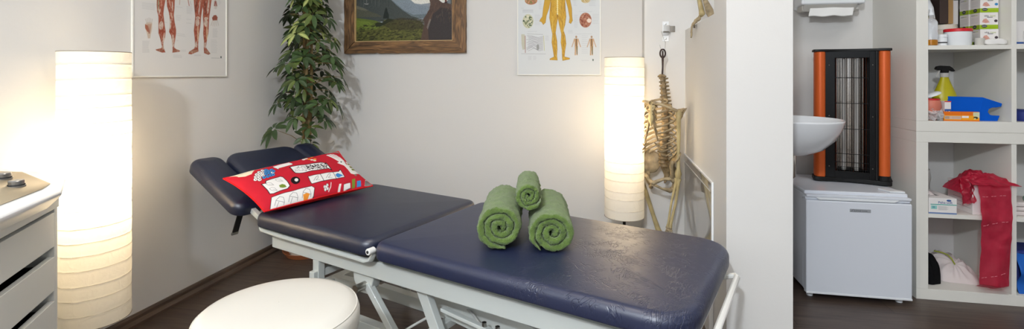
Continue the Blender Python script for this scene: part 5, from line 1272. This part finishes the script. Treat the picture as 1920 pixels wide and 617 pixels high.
c.poly([(8, 42), (136, 42), (136, 74), (8, 74)], (206, 178, 160)); c.poly([(142, 40), (196, 40), (196, 60), (142, 60)], (232, 224, 222)); c.ell((250, 58), 18, 12, (70, 60, 40)); c.ell((244, 66), 9, 7, (210, 214, 150)); c.line([(140, 0), (140, 80)], 1, (160, 70, 20))
for i in range(12): c.line([(10 + i * 3, 46), (10 + i * 3, 70)], 1.2, (110, 96, 90))
for i in range(3): c.line([(66, 50 + i * 8), (132, 50 + i * 8)], 1.4, (150, 110, 120))
obj('front_print', c.sheet(lambda u, v: V((-.0715 + .143 * u, -.0134, .044 - .044 * v))), M['print'], t, recalc=False)
obj('carton', MB().bb(-.0715, .0715, -.013, .013, 0, .044), mat('orange_carton_board', rgb(206, 106, 36), .5), t, bevel=.001)
obj('end_flap', MB().bb(-.088, -.0715, -.012, .010, 0, .044), M['film'], t, bevel=.004)
fo = [(1.724, 0), (1.712, .0)]
P = [(-.020, 0), (.060, 0), (.070, .026), (.045, .025), (.030, .030), (.022, .042), (.026, .056), (.040, .063), (.058, .064), (.076, .068), (.079, .083), (.0, .112)]
t = MB(); n = len(P)
for (dx, dy) in ((0, 0), (-.115, .105)):
    for a, b in P: t.v.append(V((a * (.92 if dx else 1) + dx, dy, b)))
t.f.append(tuple(range(n))); t.f.append(tuple(n + i for i in reversed(range(n))))
for i in range(n): j = (i + 1) % n; t.f.append((j, i, n + i, n + j))
tag(obj('blue_foam_block', t, M['bluef'], None, (1.728, 2.695, S2), bevel=.002), 'blue foam positioning block with a round notch cut in its end', 'foam block')
tag(obj('blue_fabric_roll', MB().lathe([(.001, 0), (.075, 0), (.08, .01), (.078, .045), (.06, .052), (.001, .053)], 36).fuzz(.004, 20), M['blued'], None, (1.945, 2.76, S2)), 'dark blue pouch in the right column of the second shelf row', 'pouch')

# --- third cell: gloves, red band, carton
gx = thing('glove_box', 'white Peha-soft glove box with teal stripe in the third shelf row', 'glove box', (1.4815, 2.648, S3))
gb = MB().prism([(0, 0), (.1145, 0), (.1145, .072), (0, .075)], .003, .004) if False else MB()
gb.bb(0, .1145, .004, .006, 0, .074); gb.bb(0, .002, .006, .20, 0, .074); gb.bb(.1125, .1145, .006, .20, 0, .074); gb.bb(0, .1145, .19, .20, 0, .074); gb.bb(.002, .1125, .006, .19, 0, .003)
gb.bb(.002, .1125, .006, .055, .072, .074); gb.bb(.075, .1125, .055, .19, .072, .074); gb.bb(.002, .02, .055, .19, .072, .074)
obj('box_body', gb, M['carton'], gx)
obj('glove_tip', MB().grid(lambda u, v: V((.03 + .04 * u, .07 + .06 * v, .072 + .016 * math.sin(PI * u) * math.sin(PI * v))), 12, 12).fuzz(.004, 60), M['clothw'], gx, ang=180)
obj('opening_dark', MB().bb(.02, .075, .055, .19, .040, .045), M['dark'], gx)
obj('teal_stripe', MB().bb(.008, .1145, .0034, .004, .042, .0455), M['tealink'], gx); obj('blue_stripe', MB().bb(0, .1145, .0034, .004, 0, .0065), mat('steel_blue_ink', rgb(104, 128, 172), .6), gx)
obj('teal_patch', MB().bb(.010, .034, .0032, .004, .022, .038), mat('pale_teal_ink', rgb(140, 200, 192), .6), gx)
obj('logo_oval', MB().lathe([(.001, 0), (.0095, 0), (.0095, .0008), (.001, .0008)], 24, sy=.5).xf(Matrix.Translation((.083, .004, .0635)) @ Matrix.Rotation(PI / 2, 4, 'X')), M['blueink'], gx)
text('lettering', 'Peha-soft', .0155, M['blueink'], gx, (.039, .0036, .0485), (PI / 2, 0, 0), .0003)
for i in range(5): obj('text_line', MB().bb(.040, .040 + (.04 if i % 2 else .034), .0035, .004, .034 - i * .0038, .0348 - i * .0038), M['inkgrey'], gx)
text('lettering', 'M', .012, M['blueink'], gx, (.016, .0030, .026), (PI / 2, 0, 0), .0002)
t = thing('storage_carton', 'white carton with printed lines under the red band in the third shelf row', 'carton', (1.736, 2.74, S3))
obj('carton_body', MB().bb(-.066, .066, -.072, .10, 0, .138), M['carton'], t, bevel=.002)
for i in range(5): obj('text_line', MB().bb(-.0665, -.066, -.06, .06, .025 + i * .018, .0262 + i * .018), M['inkgrey'], t)
text('lettering', 'Thera-Band', .022, M['ink'], t, (-.0668, .095, .110), (PI / 2, 0, -PI / 2), .0002)
obj('corner_print', MB().bb(.045, .055, -.0725, -.072, .012, .04), M['inkgrey'], t)
rb = thing('red_resistance_band', 'translucent red rubber band crumpled over the carton and hanging down the shelves', 'resistance band', (1.73, 2.64, .545))
def strip(u, v):
    w0 = .062 - .004 * v; z = .012 - .482 * v; x = -.062 + 2 * w0 * u + .012 * v + .006 * math.sin(v * 5)
    y = -.012 - .004 * math.sin(u * 7 + v * 4) - .010 * math.sin(PI * u) * v + (.03 * (v - .96) / .04 if v > .96 else 0)
    if v < .05: y += (.05 - v) * .9; z = .012 - .02 * v + .0 
    return V((x, y, z)) + noise.noise_vector(V((u * 4, v * 12, 1))) * .0035
obj('hanging_strip', MB().grid(strip, 40, 120), M['red'], rb, ang=180)
for k_, (va, vb) in enumerate(((.40, .33), (.90, .82), (.12, .10))):
    dm = MB()
    for i in range(9):
        if i % 3 == 2: continue
        u0, u1 = .06 + i * .10, .06 + i * .10 + .07
        a_, b_ = strip(u0, va + (vb - va) * u0), strip(u1, va + (vb - va) * u1)
        dm.tube([a_ + V((0, -.0012, 0)), b_ + V((0, -.0012, 0))], .0009, 5)
    obj('printed_lettering', dm, M['palered'], rb)
def heap(u, v):
    x = -.115 + .215 * u; y = .015 + .13 * v; e = math.sin(PI * min(1, u * 1.02)) ** .5
    z = .006 + .030 * math.sin(PI * v) * e + .018 * math.exp(-((u - .42) / .16) ** 2) * math.sin(PI * v) - (.0 if u > .28 else (.28 - u) * .16)
    f = .022 * abs(noise.noise(V((u * 7 + v * 2, v * 5, .3)))) + .012 * abs(noise.noise(V((u * 16, v * 9 + u * 6, 2.1))))
    return V((x, y + .006 * math.sin(u * 22), z + f * e)) 
obj('crumpled_heap', MB().grid(heap, 80, 40), M['red'], rb, ang=40)
def drape(u, v):
    x = -.118 + .055 * u + .012 * v; y = -.001 + .035 * u * 0 + .010 * math.sin(u * 9); z = .028 - .125 * v * (1 - .15 * u)
    return V((x, y + .02 + .006 * math.sin(v * 6 + u * 5), z)) + noise.noise_vector(V((u * 6, v * 6, 5))) * .008
obj('side_fold', MB().grid(drape, 26, 30), M['red'], rb, ang=60)
def topf(u, v):
    x = -.09 + .19 * u; y = -.016 + .07 * v; z = .010 + .045 * v * math.sin(PI * (.15 + .7 * u)) - .006 * u
    return V((x, y, z)) + noise.noise_vector(V((u * 6, v * 5, 9))) * .008
obj('front_fold', MB().grid(topf, 40, 20), M['red'], rb, ang=50)
t = MB().grid(lambda u, v: V((.05 * math.cos(2 * PI * u) * (1 - .25 * v), .035 * math.sin(2 * PI * u) * (1 - .25 * v), .15 * v)), 30, 16, True).fuzz(.012, 18, 4)
tag(obj('clear_bag', t, M['frosted'], None, (1.60, 2.93, S3 + .012), ang=60, solid=.001), 'greyish clear plastic bag standing behind the glove box', 'plastic bag')
tag(obj('folded_towel', MB().bb(-.09, .09, -.08, .08, 0, .02).bb(-.088, .085, -.078, .08, .021, .04).bb(-.086, .088, -.075, .078, .041, .062), M['clothw'], None, (1.935, 2.76, S3), bevel=.008, seg=3), 'folded pale towels at the right edge in the third shelf row', 'towel')
gl = thing('green_bottle', 'small greenish glass bottle lying on the folded towels at the right edge', 'bottle', (1.90, 2.70, S3 + .0625))
obj('bottle_body', MB().lathe([(.001, 0), (.014, 0), (.015, .05), (.006, .065), (.006, .08), (.001, .08)], 20).xf(Matrix.Rotation(PI / 2, 4, 'Y') @ Matrix.Translation((-.015, 0, 0))), mat('green_glass', rgb(170, 200, 185), .1, trans=.8), gl)

# --- bottom cell: cloths
def blob(cx, cy, rx, ry, h, seed, fold):
    mb = MB()
    def f(u, v):
        a = 2 * PI * u; q = math.sin(PI / 2 * v); rr_ = 1 + .13 * noise.noise(V((math.cos(a) * 1.6, math.sin(a) * 1.6, seed)))
        x = rx * q * math.cos(a) * rr_; y = ry * q * math.sin(a) * rr_; z = h * math.cos(PI / 2 * v) ** .7
        ridge = fold * 1.5 * (math.sin(a * 9 + 3 * noise.noise(V((x * 20, y * 20, seed)))) * .5 + abs(noise.noise(V((x * 26, y * 14, seed)))) * 1.6) * min(1, v * 1.6) * (1 - v ** 6)
        return V((x, y, max(0.0005, z + ridge)))
    return mb.grid(f, 110, 40, True)
wc = thing('white_cloth_bag', 'crumpled white drawstring cloth bag lying in the bottom shelf row', 'cloth bag', (1.682, 2.855, S4))
def bag(u, v):
    a = 2 * PI * u; q = v ** .8; rr_ = 1 + .16 * noise.noise(V((math.cos(a) * 1.8, math.sin(a) * 1.8, 3.3)))
    x = .122 * q * math.cos(a) * rr_; y = .115 * q * math.sin(a) * rr_
    h = (.100 - .30 * x - .12 * abs(x)) * max(0, 1 - q ** 2.6) ** .75
    kx, ky = x + .012, y + .062; an = math.atan2(ky, kx); dk = math.hypot(kx, ky)
    h += (.015 * (1 - abs(math.sin(an * 5.5 + 1.5 * noise.noise(V((x * 14, y * 14, 1)))))) - .006 + .016 * abs(noise.noise(V((x * 22, y * 30, 7))))) * min(1, dk * 25) * (1 - q ** 8)
    return V((x, y, max(.0005, h)))
obj('cloth', MB().grid(bag, 150, 60, True), M['clothw'], wc, ang=180)
obj('drawstring', MB().tube([(-.075, -.02, .122), (-.055, -.04, .124), (-.035, -.055, .118), (-.024, -.066, .102), (-.018, -.078, .080)], .003, 8), M['cordg'], wc)
tag(obj('black_cloth', blob(0, 0, .052, .07, .13, 9, .010), M['clothb'], None, (1.531, 2.77, S4), ang=180), 'crumpled black cloth left of the white cloth bag in the bottom row', 'cloth')
t = thing('blue_bag', 'bright blue bag folded in the right column of the bottom shelf row', 'bag', (1.945, 2.77, S4))
obj('bag_body', MB().grid(lambda u, v: V((-.085 + .16 * u, -.095 + .015 * math.sin(v * 8), .18 * v)), 20, 24).fuzz(.012, 14, 2), M['blueb'], t, ang=180, solid=.004)
obj('bag_back', MB().bb(-.08, .08, -.07, .08, 0, .19), M['blued'], t, bevel=.015)

# ================================================================== LIGHTS
def area(name, loc, rot, sx, sy, e, col):
    li = bpy.data.lights.new(name, 'AREA'); li.shape = 'RECTANGLE'; li.size = sx; li.size_y = sy; li.energy = e; li.color = col
    o = bpy.data.objects.new(name, li); link(o, None, loc); o.rotation_euler = rot; return o
# photographer's flash, just left of and above the camera
fl = bpy.data.lights.new('photo_flash', 'POINT'); fl.energy = 195; fl.shadow_soft_size = .07; fl.color = (.86, .93, 1.0)
o = bpy.data.objects.new('photo_flash', fl); link(o, None, (-.48, -1.15, 2.22))
# added fills: cool panel behind the camera, warm panel under the ceiling
area('added_cool_fill', (0, YF + .05, 1.5), (PI / 2, 0, 0), 2.3, 1.35, 8, (.86, .93, 1.0))
area('added_warm_fill', (-.2, .85, ZC - .03), (0, 0, 0), 1.2, .8, 20, (1.0, .91, .82))
area('added_kitchen_fill', (1.35, 1.9, ZC - .03), (0, 0, 0), .5, .5, 7, (1.0, .97, .93))  # added fill, brightens the wall seen through the partition opening
wd_ = bpy.data.worlds.new('World'); SC.world = wd_; wd_.use_nodes = True
bgk = wd_.node_tree.nodes['Background']; bgk.inputs[0].default_value = (.75, .85, 1, 1); bgk.inputs[1].default_value = .6

# ================================================================== CAMERA
cam = bpy.data.cameras.new('camera'); co = bpy.data.objects.new('camera', cam); link(co, None, (0, 0, 1.063))
co.rotation_euler = (PI / 2, 0, math.radians(11.02))
cam.sensor_fit = 'HORIZONTAL'; cam.sensor_width = 36; cam.lens = 36 * 924 / 1920
cam.shift_y = -(308.5 - 138) / 1920
cam.clip_start = .02
SC.camera = co
SC.view_settings.view_transform = 'Standard'; SC.view_settings.look = 'None'; SC.view_settings.gamma = 1; SC.view_settings.use_curve_mapping = False
SC.view_settings.exposure = 0.10
SC.cycles.use_denoising = True
SC.cycles.max_bounces = 10; SC.cycles.diffuse_bounces = 5; SC.cycles.transmission_bounces = 8; SC.cycles.transparent_max_bounces = 8
SC.cycles.sample_clamp_indirect = 8
